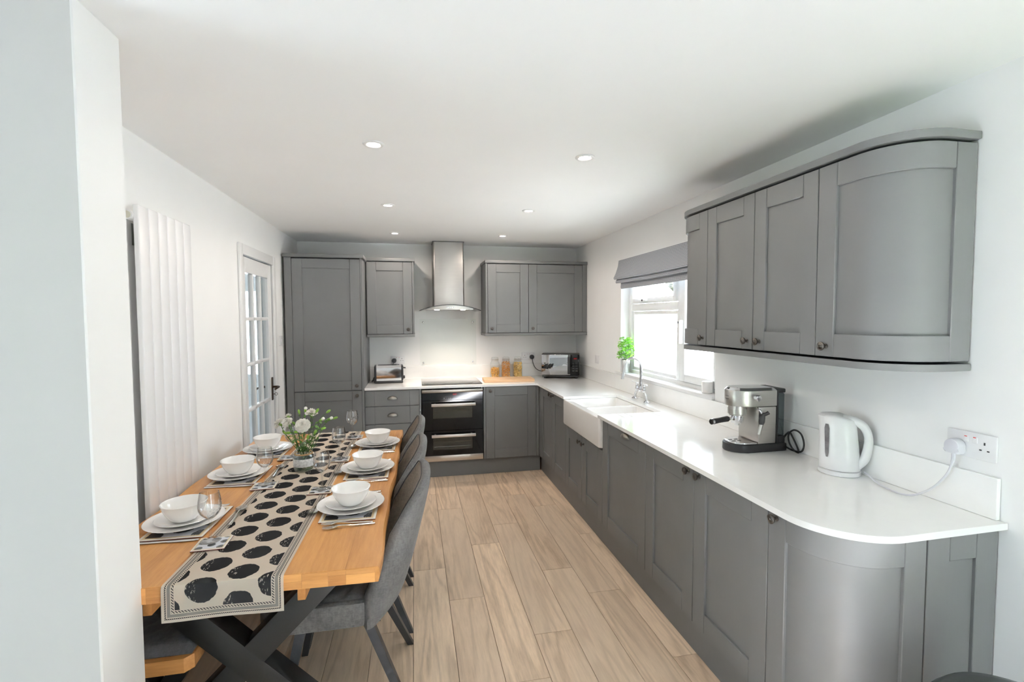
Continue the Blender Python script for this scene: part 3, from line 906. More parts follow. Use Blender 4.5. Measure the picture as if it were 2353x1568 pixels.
for b_ in (b1, b2):
    l0, l1, l2, l3 = loopv(b_, zr), loopv(inset(b_, .004), zr - .006), loopv(inset(b_, .012), SZ + .045), loopv(inset(b_, .04), SZ + .025)
    for a, b in ((l0, l1), (l1, l2), (l2, l3)): bridge(a, b)
    bm.faces.new(l3)
    edges_ = [bm.edges.get((l0[i], l0[(i + 1) % len(l0)])) for i in range(len(l0))]
    if b_ is b1: e1 = edges_
    else: e2 = edges_
eo = [bm.edges.get((L[-1][i], L[-1][(i + 1) % len(L[-1])])) for i in range(len(L[-1]))]
bmesh.ops.triangle_fill(bm, use_beauty=True, edges=eo + e1 + e2)
obj('basin', bm, m_sink, t)
for b_ in (b1, b2):
    cx_, cy_ = sum(p[0] for p in b_) / len(b_), sum(p[1] for p in b_) / len(b_)
    bm = new(); lathe(bm, [(0, 0), (.04, 0), (.042, .003), (.034, .004), (.03, .001), (0, .001)], 20, Matrix.Translation((cx_, cy_, SZ + .026)))
    obj('drain', bm, m_chrome, t)

# bridge tap
TX, TY = -.085, -1.785
t = thing('bridge_tap', 'chrome bridge mixer tap with swan neck and two levers behind the sink', 'tap', (TX, TY, ZT))
ZB = ZT + .085
for s_ in (-1, 1):
    bm = new()
    yb_ = TY + s_ * .104
    lathe(bm, [(0, 0), (.026, 0), (.026, .004), (.016, .012), (.012, .016), (0, .016)], 20, Matrix.Translation((TX, yb_, ZT + .0005)))
    tube(bm, spline([(TX, yb_, ZT + .01), (TX, TY + s_ * .095, ZT + .035), (TX, TY + s_ * .07, ZB - .02), (TX, TY + s_ * .062, ZB)], 5), .010, 12)
    lathe(bm, [(.014, 0), (.016, .006), (.016, .020), (.013, .028), (.011, .05), (.014, .055), (.012, .062), (0, .064)], 16, Matrix.Translation((TX, TY + s_ * .062, ZB - .012)))
    obj('tap_leg', bm, m_chrome, t)
    bm = new(); tube(bm, [(TX - .004, TY + s_ * .055, ZB + .047), (TX - .01, TY + s_ * .085, ZB + .050), (TX - .012, TY + s_ * .125, ZB + .052)], [.006, .005, .007], 8)
    obj('lever', bm, m_plastic, t)
bm = new(); tube(bm, [(TX, TY - .062, ZB), (TX, TY + .062, ZB)], .009, 12)
lathe(bm, [(.016, -.012), (.018, 0), (.016, .016), (.012, .03)], 16, Matrix.Translation((TX, TY, ZB)))
obj('bridge_bar', bm, m_chrome, t)
neck = [(TX, TY, ZB + .02), (TX, TY, ZB + .12)] + [(TX - .065 + .065 * math.cos(a), TY + .02 * (1 - math.cos(a)) * .5, ZB + .175 + .075 * math.sin(a)) for a in [i * PI / 10 for i in range(0, 11)]] + [(TX - .140, TY + .022, ZB + .12), (TX - .144, TY + .022, ZB + .085)]
bm = new(); tube(bm, neck, [.0105] * (len(neck) - 2) + [.0105, .012], 14)
obj('spout', bm, m_chrome, t)

# ------------------------------------------------------------------ curved wall cabinets on the window wall
XU, ZU0, ZU1 = -.292, 1.366, 2.150
uy0, uy1, uy2 = -2.950, -3.309, -3.664
ucx, ucy, ucr = -.120, -3.826, .172        # near end curve
fcx, fcy, fcr = -.120, -2.790, .172        # far end curve
near_p, near_l = curve_path(XU, uy2, ucx, ucy, ucr)
def far_path(s):
    l2 = fcr * PI / 2; l3 = -fcx - .003
    # from the wall (far) round to the front, running towards the camera
    if s <= l3: return (-.003 - s, fcy + fcr, 0.0, 1.0)
    if s <= l3 + l2:
        a = (s - l3) / fcr
        return (fcx - fcr * math.sin(a), fcy + fcr * math.cos(a), -math.sin(a), math.cos(a))
    return (XU, fcy - (s - l3 - l2), -1.0, 0.0)
far_l = -fcx - .003 + fcr * PI / 2 + (fcy - uy0)
dz0, dz1 = ZU0 + .031, ZU1 - .034
def arc_poly(cx, cy, r, a0, a1, n=12):
    return [(cx + r * math.cos(math.radians(a0 + (a1 - a0) * i / n)), cy + r * math.sin(math.radians(a0 + (a1 - a0) * i / n))) for i in range(n + 1)]
t = thing('curved_wall_cabinet', 'curved grey wall cabinet with a wide rounded door, at the near end above the kettle', 'cabinet', (0, uy2, ZU0), 0, 'wall cabinets on the window wall')
bm = new(); prism(bm, [(-.003, uy2), (XU + TH + .004, uy2)] + arc_poly(ucx, ucy, ucr - TH - .004, 180, 270) + [(-.003, ucy - ucr + TH + .004)], dz0 + .001, dz1 - .001); obj('body', bm, m_cab, t)
d = shaker(t, near_p, near_l + .117, dz0, dz1, ns=24, st=.082, st2=.084); place(KNOB, 'knob', d, (XU, uy2 - .052, 1.438), (-1, 0))
t = thing('wall_cabinet', 'grey double-door wall cabinet between the two curved units', 'cabinet', (0, uy0, ZU0), 0, 'wall cabinets on the window wall')
obj('body', bx(XU + TH + .004, -.003, uy2, uy0, dz0 + .001, dz1 - .001), m_cab, t)
d = shaker(t, RT(uy0, XU), uy0 - uy1, dz0, dz1, st=.075); place(KNOB, 'knob', d, (XU, uy1 + .036, 1.438), (-1, 0))
d = shaker(t, RT(uy1, XU), uy1 - uy2, dz0, dz1, st=.075); place(KNOB, 'knob', d, (XU, uy1 - .046, 1.438), (-1, 0))
t = thing('curved_wall_cabinet', 'curved grey wall cabinet at the far end beside the window blind', 'cabinet', (0, uy0, ZU0), 0, 'wall cabinets on the window wall')
bm = new(); prism(bm, [(-.003, fcy + fcr - TH - .004)] + arc_poly(fcx, fcy, fcr - TH - .004, 90, 180) + [(XU + TH + .004, uy0), (-.003, uy0)], dz0 + .001, dz1 - .001); obj('body', bm, m_cab, t)
d = shaker(t, far_path, far_l, dz0, dz1, ns=24, st=.075); place(KNOB, 'knob', d, (XU, uy0 + .030, 1.438), (-1, 0))
def rail_poly(e):
    return [(-.003, fcy + fcr + e)] + arc_poly(fcx, fcy, fcr + e, 90, 180, 14) + arc_poly(ucx, ucy, ucr + e, 180, 270, 14) + [(-.003, ucy - ucr - e)]
bm = new(); prism(bm, rail_poly(.009), ZU1 - .026, ZU1, .003, 2); obj('cornice_strip', bm, m_cab, None, 'grey curved cornice on top of the window wall cabinets', 'cornice')
bm = new(); prism(bm, rail_poly(.004), ZU0, ZU0 + .024, .003, 2); obj('pelmet_strip', bm, m_cab, None, 'grey curved pelmet under the window wall cabinets', 'pelmet')

# ------------------------------------------------------------------ hob, splashback, hood
t = thing('induction_hob', 'flat black glass hob set on the white worktop', 'hob', (-1.45, -.3, ZT))
obj('glass', bx(-1.750, -1.160, -.545, -.045, ZT + .0005, ZT + .0065, .002), m_hob, t)
t = thing('splashback', 'clear glass splashback panel screwed to the wall behind the hob', 'splashback', (-1.456, 0, 1.04))
obj('glass', bx(-1.759, -1.153, -.016, -.010, 1.043, 1.543, .0015, 1), m_splash, t)
for xx in (-1.722, -1.190):
    for zz in (1.075, 1.508):
        bm = new(); lathe(bm, [(0, 0), (.0085, 0), (.0085, .004), (.006, .006), (0, .0065)], 16, frame_to((xx, -.016, zz), (0, -1, 0)))
        obj('fixing', bm, m_chrome, t)
hx = -1.462
t = thing('extractor_hood', 'stainless steel chimney hood with curved glass canopy above the hob', 'hood', (hx, 0, 1.62))
def rbox_plan(x0, x1, y0, y1, r):
    return [(x0, y1), (x0, y0 + r)] + [(x0 + r - r * math.cos(a * PI / 12), y0 + r - r * math.sin(a * PI / 12)) for a in range(1, 7)] + [(x1 - r + r * math.sin(a * PI / 12), y0 + r - r * math.cos(a * PI / 12)) for a in range(1, 7)] + [(x1, y1)]
bm = new(); prism(bm, rbox_plan(hx - .157, hx + .157, -.254, -.002, .022), 2.15, H - .006); obj('chimney_upper', bm, m_steelz, t)
bm = new(); prism(bm, rbox_plan(hx - .160, hx + .160, -.259, -.002, .024), 1.665, 2.155, ); obj('chimney_lower', bm, m_steelz, t)
obj('ceiling_trim', bx(hx - .161, hx + .161, -.259, -.002, H - .005, H - .001), m_black, t)
Rg = (.302 ** 2 + .058 ** 2) / (2 * .058)
def arcz(x): return 1.679 - (Rg - math.sqrt(max(0, Rg * Rg - x * x)))
bm = new()
N_ = 24
def glass_arc(bm, w, y0f, y1, dz, th):
    rows = []
    for i in range(N_ + 1):
        x = -w + 2 * w * i / N_
        yf_ = y0f + .035 * (x / w) ** 2 * 1.0
        rows.append([bm.verts.new((hx + x, yy, arcz(x) + zz + dz)) for yy, zz in ((yf_, 0), (y1, 0), (y1, th), (yf_, th))])
    for a, b in zip(rows, rows[1:]):
        for k in range(4): bm.faces.new((a[k], a[(k + 1) % 4], b[(k + 1) % 4], b[k]))
    bm.faces.new(rows[0][::-1]); bm.faces.new(rows[-1])
glass_arc(bm, .302, -.485, -.004, 0, .006)
obj('glass_canopy', bm, m_canopy, t)
bm = new(); glass_arc(bm, .302, -.488, -.484, -.0005, .007); obj('canopy_edge', bm, m_black, t)
bm = new()                                     # steel underbody: flat bottom, top following the glass
rows = []
for i in range(N_ + 1):
    x = -.228 + .456 * i / N_
    yf_ = -.470 + .02 * (x / .228) ** 2
    zt_ = max(arcz(x) - .001, 1.637)
    rows.append([bm.verts.new((hx + x, yy, zz)) for yy, zz in ((yf_, 1.635), (-.004, 1.635), (-.004, zt_), (yf_, zt_))])
for a, b in zip(rows, rows[1:]):
    for k in range(4): bm.faces.new((a[k], a[(k + 1) % 4], b[(k + 1) % 4], b[k]))
bm.faces.new(rows[0][::-1]); bm.faces.new(rows[-1])
ub = obj('body', bm, m_steel, t)
for i in range(5):
    bm = new(); lathe(bm, [(0, 0), (.006, 0), (.006, .003), (0, .004)], 12, frame_to((hx - .034 + .017 * i, -.4695, 1.656), (0, -1, 0))); obj('button', bm, m_chrome, ub)
for xx in (-.13, .13):
    bm = new(); lathe(bm, [(0, 0), (.022, 0), (.026, -.003), (0, -.0032)], 18, Matrix.Translation((hx + xx, -.40, 1.635))); obj('hood_lamp', bm, m_lamp, ub)
    ld = bpy.data.lights.new('hood_beam', 'SPOT'); ld.energy = 7.0; ld.spot_size = math.radians(110); ld.spot_blend = .7; ld.shadow_soft_size = .02; ld.color = (1, .84, .70)
    lo = bpy.data.objects.new('hood_beam', ld); link(lo, t, Matrix.Translation((xx, -.40, 1.628 - 1.62)))

# ------------------------------------------------------------------ sockets and switches
def socket(label, pos, n, pin_side=None, plugged=()):
    """UK double socket on a wall; n outward"""
    t = thing('wall_socket', label, 'socket', pos, 0, 'double wall sockets')
    nx, ny = n
    B = Matrix(((-ny, -nx, 0, pos[0]), (nx, -ny, 0, pos[1]), (0, 0, 1, pos[2]), (0, 0, 0, 1)))   # local x along the wall, -y outward
    def lb(*a, **k): bm = new(); box(bm, *a, M=B, **k); return bm
    pl = obj('plate', lb(-.073, .073, -.009, 0, -.043, .043, bev=.003), m_plastic, t)
    for sx in (-1, 1):
        sw = obj('rocker_switch', lb(sx * .013 - .0075, sx * .013 + .0075, -.0125, -.008, .008, .030, bev=.002), m_plastic, t)
        obj('red_mark', lb(sx * .013 - .004, sx * .013 + .004, -.0128, -.012, .026, .0285), m_mark, sw)
        if sx in plugged: continue
        cx_ = sx * .040
        for dx, dz, w, h in ((0, .012, .0022, .0045), (-.011, -.010, .0035, .002), (.011, -.010, .0035, .002)):
            obj('pin_hole', lb(cx_ + dx - w, cx_ + dx + w, -.0094, -.0086, dz - h, dz + h), m_hole, t)
    return t
socket('white double wall socket behind the toaster', (-1.988, -.0005, 1.110), (0, -1), plugged=(-1,))
socket('white double wall socket between the jars and the microwave', (-.566, -.0005, 1.120), (0, -1), plugged=(1,))
socket('white double wall socket beside the kettle, near the worktop end', (-.0005, -4.015, 1.121), (-1, 0), plugged=(-1,))
t = thing('wall_switch', 'small white fused switch on the wall between microwave and window', 'switch', (-.0005, -.655, 1.128))
pl = obj('plate', bx(-.009, -.0005, -.698, -.612, 1.085, 1.171, .003), m_plastic, t); obj('rocker', bx(-.012, -.008, -.664, -.646, 1.115, 1.140, .002), m_plastic, t)
t = thing('light_switch', 'white light switch on the wall between glazed door and tall cabinet', 'switch', (XL, -.715, 1.36))
obj('plate', bx(XL + .0005, XL + .009, -.760, -.674, 1.318, 1.404, .003), m_plastic, t); obj('rocker', bx(XL + .008, XL + .012, -.727, -.709, 1.348, 1.374, .002), m_plastic, t)

# ------------------------------------------------------------------ toaster
t = thing('toaster', 'chrome and black two-slot toaster beside the tall cabinet', 'toaster', (-2.073, -.222, ZT), math.radians(3))
obj('base', bx(-.142, .138, -.082, .082, .0005, .030, .008), m_black, t, world=False)
for sx in (-1, 1): obj('end_cap', bx(sx * .131 - .011, sx * .131 + .011, -.080, .080, .028, .178, .010, 3), m_black, t, world=False)
bm = new(); prism(bm, [(-.079, .028), (.079, .028), (.081, .09), (.079, .155), (.066, .180), (-.066, .180), (-.079, .155), (-.081, .09)], -.121, .121, M=Matrix(((0, 0, 1, 0), (1, 0, 0, 0), (0, 1, 0, 0), (0, 0, 0, 1))))
obj('chrome_shell', bm, m_chrome, t, world=False, ang=.25)
for yy in (-.03, .03): obj('slot', bx(-.105, .105, yy - .013, yy + .013, .1802, .1812), m_black, t, world=False)
obj('lever', bx(.141, .168, -.028, .004, .142, .154, .004), m_black, t, world=False)
obj('lever_trim', bx(.160, .170, -.026, .002, .137, .143, .002), m_chrome, t, world=False)
bm = new(); lathe(bm, [(0, 0), (.017, 0), (.016, .014), (.013, .017), (0, .0175)], 16, frame_to((.141, -.03, .055), (1, 0, 0))); obj('browning_dial', bm, m_black, t, world=False)
bm = new(); lathe(bm, [(0, 0), (.026, 0), (.026, .012), (.022, .026), (0, .028)], 20, frame_to((-2.028, -.0095, 1.103), (0, -1, 0))); obj('plug', bm, m_black, t)
bm = new(); tube(bm, spline([(-2.205, -.19, .925), (-2.232, -.17, .918), (-2.245, -.13, .906), (-2.235, -.06, .906), (-2.18, -.032, .94), (-2.10, -.03, .99), (-2.05, -.03, 1.05), (-2.030, -.03, 1.085)], 6), .0035, 6); obj('cord', bm, m_cord, t)
bm = new(); tube(bm, spline([(-2.21, -.215, .965), (-2.225, -.20, .94), (-2.242, -.185, .912), (-2.25, -.15, .905)], 6), .0035, 6); obj('cord', bm, m_cord, t)

# ------------------------------------------------------------------ jars of pasta, board
def jar(x, y, label, fill, mat, kindname, plabel, piece):
    t = thing('storage_jar', label, 'jar', (x, y, ZT), 0, 'clip-top glass jars beside the microwave')
    prof = [(0, .0012), (.040, .0012), (.047, .004), (.0495, .012), (.0495, .15), (.047, .165), (.040, .178), (.037, .184), (.037, .192), (.039, .194), (.039, .198)]
    bm = new(); lathe(bm, prof, 28); obj('glass', bm, m_jar, t, world=False)
    bm = new(); lathe(bm, [(.041, .198), (.041, .204), (.037, .208), (.037, .222), (.033, .226), (0, .226)], 28); obj('lid', bm, m_jar, t, world=False)
    bm = new(); tube(bm, [(.0405 * math.cos(a * PI / 12), .0405 * math.sin(a * PI / 12), .1975) for a in range(24)], .0022, 6, closed=True); obj('seal', bm, plain('seal_ring', (.55, .50, .45), .6), t, world=False)
    bm = new()
    for zz in (.187, .205): tube(bm, [(.0415 * math.cos(a * PI / 12), .0415 * math.sin(a * PI / 12), zz) for a in range(24)], .0014, 5, closed=True)
    tube(bm, [(0, -.041, .187), (.008, -.052, .195), (0, -.048, .212), (-.008, -.052, .195), (0, -.041, .187)], .0014, 5); obj('wire_clip', bm, m_chrome, t, world=False)
    bm = new(); rr = random.Random(int(-x * 1000))
    n = int(330 * fill)
    for i in range(n):
        rad = .043 * math.sqrt(rr.random()) if i % 3 else .041
        if rad > .040: rad = .0405
        a = rr.random() * 2 * PI; z = .009 + rr.random() * (.17 * fill)
        M_ = Matrix.Translation((rad * math.cos(a), rad * math.sin(a), z)) @ Matrix.Rotation(rr.random() * PI, 4, (rr.random() - .5, rr.random() - .5, rr.random() - .5))
        piece(bm, M_)
    for v in bm.verts:                        # keep the pieces inside the glass
        q = math.hypot(v.co.x, v.co.y); lim = .0475 if v.co.z < .15 else .0475 - (v.co.z - .15) * .3
        if q > lim: v.co.x *= lim / q; v.co.y *= lim / q
        v.co.z = max(v.co.z, .003)
    tag(obj('dry_pasta', bm, mat), plabel, 'pasta', None, 'stuff').location = (x, y, ZT)
def penne(bm, M): vs_ = tube(bm, [(-.011, 0, 0), (.011, 0, 0)], .0036, 6); bmesh.ops.transform(bm, matrix=M, verts=vs_)
def elbow(bm, M): vs_ = tube(bm, [(-.007, 0, 0), (0, .004, 0), (.007, 0, 0)], .003, 6); bmesh.ops.transform(bm, matrix=M, verts=vs_)
def shell(bm, M): vs_ = tube(bm, [(-.010, 0, 0), (-.003, .003, 0), (.005, .002, .002), (.010, 0, 0)], [.002, .006, .0065, .003], 6); bmesh.ops.transform(bm, matrix=M, verts=vs_)
jar(-.962, -.112, 'clip-top glass jar half full of pasta, farthest from the microwave', .62, m_pasta, 'penne', 'yellow dry pasta in the half full jar', penne)
jar(-.842, -.118, 'clip-top glass jar full of small orange pasta, middle of three', .98, m_pasta2, 'elbow', 'small orange dry pasta in the middle jar', elbow)
jar(-.711, -.120, 'clip-top glass jar of pale pasta shells, closest to the microwave', .92, m_pasta3, 'shell', 'pale shell pasta in the jar closest to the microwave', shell)
t = thing('chopping_board', 'striped wooden chopping board lying at the worktop edge by the hob', 'chopping board', (-.872, -.395, ZT), math.radians(-2.5))
for i in range(5):
    yy = -.100 + .042 * i
    obj('board_stave', bx(-.258, .258, yy + .0003, yy + .0417, .0008, .031, .0015, 1), m_board, t, world=False)

# ------------------------------------------------------------------ microwave
A = Vector((-.482, -.262, 0)); Bp = Vector((-.098, -.395, 0))
mw_w = (Bp - A).length; ang_ = math.atan2(Bp.y - A.y, Bp.x - A.x)
t = thing('microwave', 'black microwave with mirrored door standing across the corner', 'microwave', (A.x, A.y, ZT), ang_)
wd_, dp, z0, z1 = mw_w, .215, .034, .262
obj('case', bx(0, wd_, .004, dp, z0, z1, .008), m_mwbody, t, world=False)
dr = obj('door', bx(.003, wd_ - .098, -.014, .004, z0 + .006, z1 - .004, .003), m_mirror, t, world=False)
obj('door_handle', bx(wd_ - .125, wd_ - .098, -.024, -.012, z0 + .016, z1 - .022, .005), m_black, dr, world=False)
pn = obj('control_panel', bx(wd_ - .096, wd_ - .003, -.014, .004, z0 + .006, z1 - .004, .003), m_bglass, t, world=False)
bm = new(); digits(bm, '13:57', wd_ - .064, z1 - .052, .0052, .011, -.0148); obj('clock_display', bm, m_red, pn, world=False)
for i in range(4):
    for j in range(2): obj('panel_key', bx(wd_ - .078 + j * .034, wd_ - .054 + j * .034, -.0152, -.014, z1 - .105 - .026 * i, z1 - .093 - .026 * i, .001, 1), m_mwbody, pn, world=False)
obj('bottom_lip', bx(.01, wd_ - .01, -.010, dp - .02, .018, z0, .004), m_mwbody, t, world=False)
for xx in (.04, wd_ - .04):
    for yy in (.03, dp - .04):
        bm = new(); lathe(bm, [(0, .0006), (.014, .0006), (.016, .018), (0, .018)], 14, Matrix.Translation((xx, yy, 0))); obj('foot', bm, m_black, t, world=False)
bm = new(); lathe(bm, [(0, 0), (.026, 0), (.026, .012), (.022, .026), (0, .028)], 20, frame_to((-.526, -.0095, 1.112), (0, -1, 0))); obj('plug', bm, m_black, t)
bm = new(); tube(bm, spline([(-.524, -.03, 1.09), (-.518, -.034, 1.05), (-.50, -.05, 1.0), (-.47, -.07, .97), (-.43, -.075, .96), (-.40, -.07, .98)], 6), .0036, 6); obj('cord', bm, m_cord, t)

# ------------------------------------------------------------------ coffee machine (front towards the room)
t = thing('coffee_machine', 'slim stainless steel espresso machine with black base and portafilter', 'coffee machine', (-.18, -3.19, ZT))
KY0, KY1 = -3.262, -3.118
bm = new()
bp = [(-.055, KY1), (-.055, KY0)] + [(-.265, KY0)] + [(-.265 - .073 * math.sin(a * PI / 12), (KY0 + KY1) / 2 - .072 * math.cos(a * PI / 12)) for a in range(1, 12)] + [(-.265, KY1)]
prism(bm, bp, ZT + .0008, ZT + .040, .006, 3); obj('base', bm, m_black, t)
bm = new()
tp = [(-.215, KY1 - .004), (-.215, KY0 + .004), (-.262, KY0 + .004)] + [(-.262 - .064 * math.sin(a * PI / 12), (KY0 + KY1) / 2 - .068 * math.cos(a * PI / 12)) for a in range(1, 12)] + [(-.262, KY1 - .004)]
prism(bm, tp, ZT + .040, ZT + .048, .002, 2); tr_ = obj('drip_tray', bm, m_chrome, t)
for i, (xx, yy) in enumerate(((-.30, -.012), (-.27, -.012), (-.30, .014), (-.27, .014))):
    obj('tray_slot', bx(xx - .009, xx + .009, -3.19 + yy - .004, -3.19 + yy + .004, ZT + .0482, ZT + .0488), m_black, tr_)
obj('body', bx(-.212, -.116, KY0, KY1, ZT + .042, ZT + .220, .003), m_steel, t)
bm = new()
hp_ = [(-.114, KY1), (-.114, KY0), (-.245, KY0)] + [(-.245 - .088 * math.sin(a * PI / 14), (KY0 + KY1) / 2 - .0715 * math.cos(a * PI / 14)) for a in range(1, 14)] + [(-.245, KY1)]
prism(bm, hp_, ZT + .222, ZT + .298, .003, 2); hd_ = obj('head', bm, m_steel, t)
bm = new()
def inset_poly(p, d):
    cx_, cy_ = -.215, (KY0 + KY1) / 2
    return [(cx_ + (q[0] - cx_) * (1 - d / .11), cy_ + (q[1] - cy_) * (1 - d / .0715)) for q in p]
lo_, hi_ = [bm.verts.new((q[0], q[1], ZT + .2982)) for q in hp_], [bm.verts.new((q[0], q[1], ZT + .310)) for q in inset_poly(hp_, .012)]
for i in range(len(lo_)): bm.faces.new((lo_[i], lo_[(i + 1) % len(lo_)], hi_[(i + 1) % len(lo_)], hi_[i]))
bm.faces.new(hi_); bm.faces.new(lo_[::-1]); obj('cup_warmer', bm, m_chrome, t)
for i, yy in enumerate((-.03, 0, .03)):
    bm = new(); lathe(bm, [(0, 0), (.007, 0), (.007, .003), (0, .0035)], 14, frame_to((-.322 + .02 * (yy / .03) ** 2, -3.19 + yy, ZT + .3045), (-.55, 0, .83))); obj('button', bm, m_black, t)
bm = new()                                   # badge on the front: raised oval outline
e0 = (-.333, -3.19, ZT + .262)
tube(bm, [(-.3335 + .012 * (math.cos(a * PI / 10) ** 2), -3.19 + .026 * math.cos(a * PI / 10), ZT + .262 + .0075 * math.sin(a * PI / 10)) for a in range(20)], .0013, 5, closed=True)
obj('badge', bm, m_black, hd_)
bm = new(); lathe(bm, [(.040, .222), (.042, .205), (.044, .205), (.044, .180), (.036, .176), (.036, .172), (0, .172)], 24, Matrix.Translation((-.275, -3.19, ZT))); obj('group_head', bm, m_steel, t)
bm = new(); lathe(bm, [(.036, .2225), (.036, .212), (0, .212)], 20, Matrix.Translation((-.275, -3.19, ZT))); obj('group_collar', bm, m_black, t)
bm = new(); lathe(bm, [(0, .172), (.030, .172), (.030, .150), (.026, .135), (.012, .132), (.010, .122), (0, .120)], 20, Matrix.Translation((-.275, -3.19, ZT))); pf = obj('portafilter', bm, m_chrome, t)
bm = new(); tube(bm, [(-.305, -3.195, ZT + .158), (-.335, -3.202, ZT + .158)], [.007, .009], 12); obj('handle_neck', bm, m_chrome, pf)
bm = new(); tube(bm, [(-.333, -3.2018, ZT + .158), (-.338, -3.203, ZT + .158), (-.385, -3.215, ZT + .156), (-.430, -3.2265, ZT + .154)], [.012, .014, .0125, .0135], 16); obj('portafilter_handle', bm, m_black, pf)
bm = new(); tube(bm, [(-.430, -3.2265, ZT + .154), (-.441, -3.2293, ZT + .1535)], [.0140, .0135], 16); obj('handle_cap', bm, m_chrome, pf)
bm = new(); lathe(bm, [(0, 0), (.006, 0), (.006, .012), (.014, .014), (.0145, .034), (.012, .037), (0, .038)], 18, frame_to((-.238, KY0, ZT + .268), (0, -1, 0))); obj('steam_dial', bm, m_chrome, t)
bm = new(); tube(bm, spline([(-.215, KY0 + .01, ZT + .215), (-.212, KY0 - .012, ZT + .205), (-.207, KY0 - .016, ZT + .185), (-.210, KY0 - .016, ZT + .150)], 5), .005, 8); sw_ = obj('steam_wand', bm, m_chrome, t)
bm = new(); tube(bm, spline([(-.206, KY0 - .018, ZT + .188), (-.209, KY0 - .02, ZT + .165), (-.214, KY0 - .02, ZT + .140)], 4), [.010, .012, .013, .013, .013, .0135, .0135, .012, .009], 12)
tube(bm, [(-.206, KY0 - .018, ZT + .184), (-.190, KY0 - .022, ZT + .190), (-.178, KY0 - .024, ZT + .197)], [.009, .008, .009], 10); obj('wand_grip', bm, m_black, sw_)
bm = new(); tube(bm, [(-.213, KY0 - .02, ZT + .142), (-.225, KY0 - .02, ZT + .094)], [.0095, .0085], 12); obj('wand_tip', bm, m_steel, sw_)
obj('back_panel', bx(-.1135, -.104, KY0 + .001, KY1 - .001, ZT + .040, ZT + .304, .002), m_black, t)
obj('water_tank', bx(-.1035, -.066, KY0 + .004, KY1 - .004, ZT + .075, ZT + .283, .006), m_tank, t)
obj('tank_lid', bx(-.104, -.062, KY0 + .002, KY1 - .002, ZT + .2835, ZT + .305, .006), m_black, t)
obj('tank_core', bx(-.100, -.085, KY0 + .02, KY1 - .02, ZT + .10, ZT + .28, .004), m_black, t)
obj('tank_seat', bx(-.104, -.060, KY0 + .004, KY1 - .004, ZT + .040, ZT + .0745, .004), m_black, t)
cord = [(-.058, -3.235, ZT + .030), (-.044, -3.262, ZT + .012), (-.038, -3.300, ZT + .008), (-.036, -3.335, ZT + .016), (-.040, -3.352, ZT + .055), (-.046, -3.340, ZT + .100), (-.052, -3.305, ZT + .112), (-.052, -3.272, ZT + .085), (-.046, -3.268, ZT + .045), (-.040, -3.290, ZT + .012), (-.037, -3.318, ZT + .006), (-.034, -3.305, ZT + .03), (-.034, -3.272, ZT + .075), (-.036, -3.256, ZT + .09), (-.048, -3.244, ZT + .07), (-.056, -3.240, ZT + .05)]
bm = new(); tube(bm, spline(cord, 8), .0042, 8); obj('cord', bm, m_cord, t)

# ------------------------------------------------------------------ kettle
kx, ky = -.092, -3.595
t = thing('kettle', 'white plastic jug kettle with water window and loop handle', 'kettle', (kx, ky, ZT), math.radians(-52))    # local +x: handle side
bm = new(); lathe(bm, [(0, .0006), (.066, .0006), (.070, .004), (.070, .018), (.066, .021), (0, .021)], 36, sx=1.08); obj('base', bm, m_plastic, t, world=False)
bm = new(); lathe(bm, [(0, .0213), (.064, .0213), (.064, .0235), (0, .0235)], 36, sx=1.08); obj('base_gap', bm, plain('grey_gap', (.2, .2, .2), .6), t, world=False)
bm = new()
prof = [(.0235, .067, 0), (.045, .0675, 0), (.08, .066, -.002), (.12, .064, -.004), (.16, .062, -.006), (.20, .0605, -.008), (.238, .0585, -.010)]
rows = []
for z, r, ox in prof:
    row = []
    for i in range(40):
        a = 2 * PI * i / 40; cx_ = math.cos(a); k = 1.08
        sp = max(0, -cx_) ** 6 * max(0, (z - .19) / .05) * .008       # spout lip
        top = (.012 * cx_ if z > .2 else 0)                          # lid line slopes
        row.append(bm.verts.new((ox + r * k * cx_ - sp, r * math.sin(a), z - (.014 * max(0, cx_) if z > .2 else 0))))
    rows.append(row)
for a, b in zip(rows, rows[1:]):
    for i in range(40): bm.faces.new((a[i], a[(i + 1) % 40], b[(i + 1) % 40], b[i]))
bm.faces.new(rows[0][::-1])
top = [bm.verts.new((-.011 + (v.co.x + .011) * .82, v.co.y * .82, v.co.z + .008)) for v in rows[-1]]
for i in range(40): bm.faces.new((rows[-1][i], rows[-1][(i + 1) % 40], top[(i + 1) % 40], top[i]))
bm.faces.new(top); kb = obj('body', bm, m_plastic, t, world=False, ang=.9)
bm = new()                                                           # flat, wide loop handle
hp = spline([(.010, 0, .228), (.044, 0, .225), (.078, 0, .206), (.095, 0, .165), (.094, 0, .115), (.083, 0, .072), (.058, 0, .040)], 6)
rows = []
for i, p in enumerate(hp):
    q = hp[min(i + 1, len(hp) - 1)] - hp[max(i - 1, 0)]; q.normalize(); nrm = Vector((q.z, 0, -q.x)) if True else None
    f = i / (len(hp) - 1); w = .024 - .005 * math.sin(f * PI); th = .015 + .004 * abs(2 * f - 1)
    rows.append([bm.verts.new(p + Vector((0, w * math.cos(a * PI / 6), 0)) - nrm * (th * math.sin(a * PI / 6))) for a in range(12)])
for a, b in zip(rows, rows[1:]):
    for i in range(12): bm.faces.new((a[i], a[(i + 1) % 12], b[(i + 1) % 12], b[i]))
bm.faces.new(rows[0][::-1]); bm.faces.new(rows[-1]); obj('handle', bm, m_plastic, t, world=False, ang=.9)
bm = new()                                                           # water window strip on the side facing the room
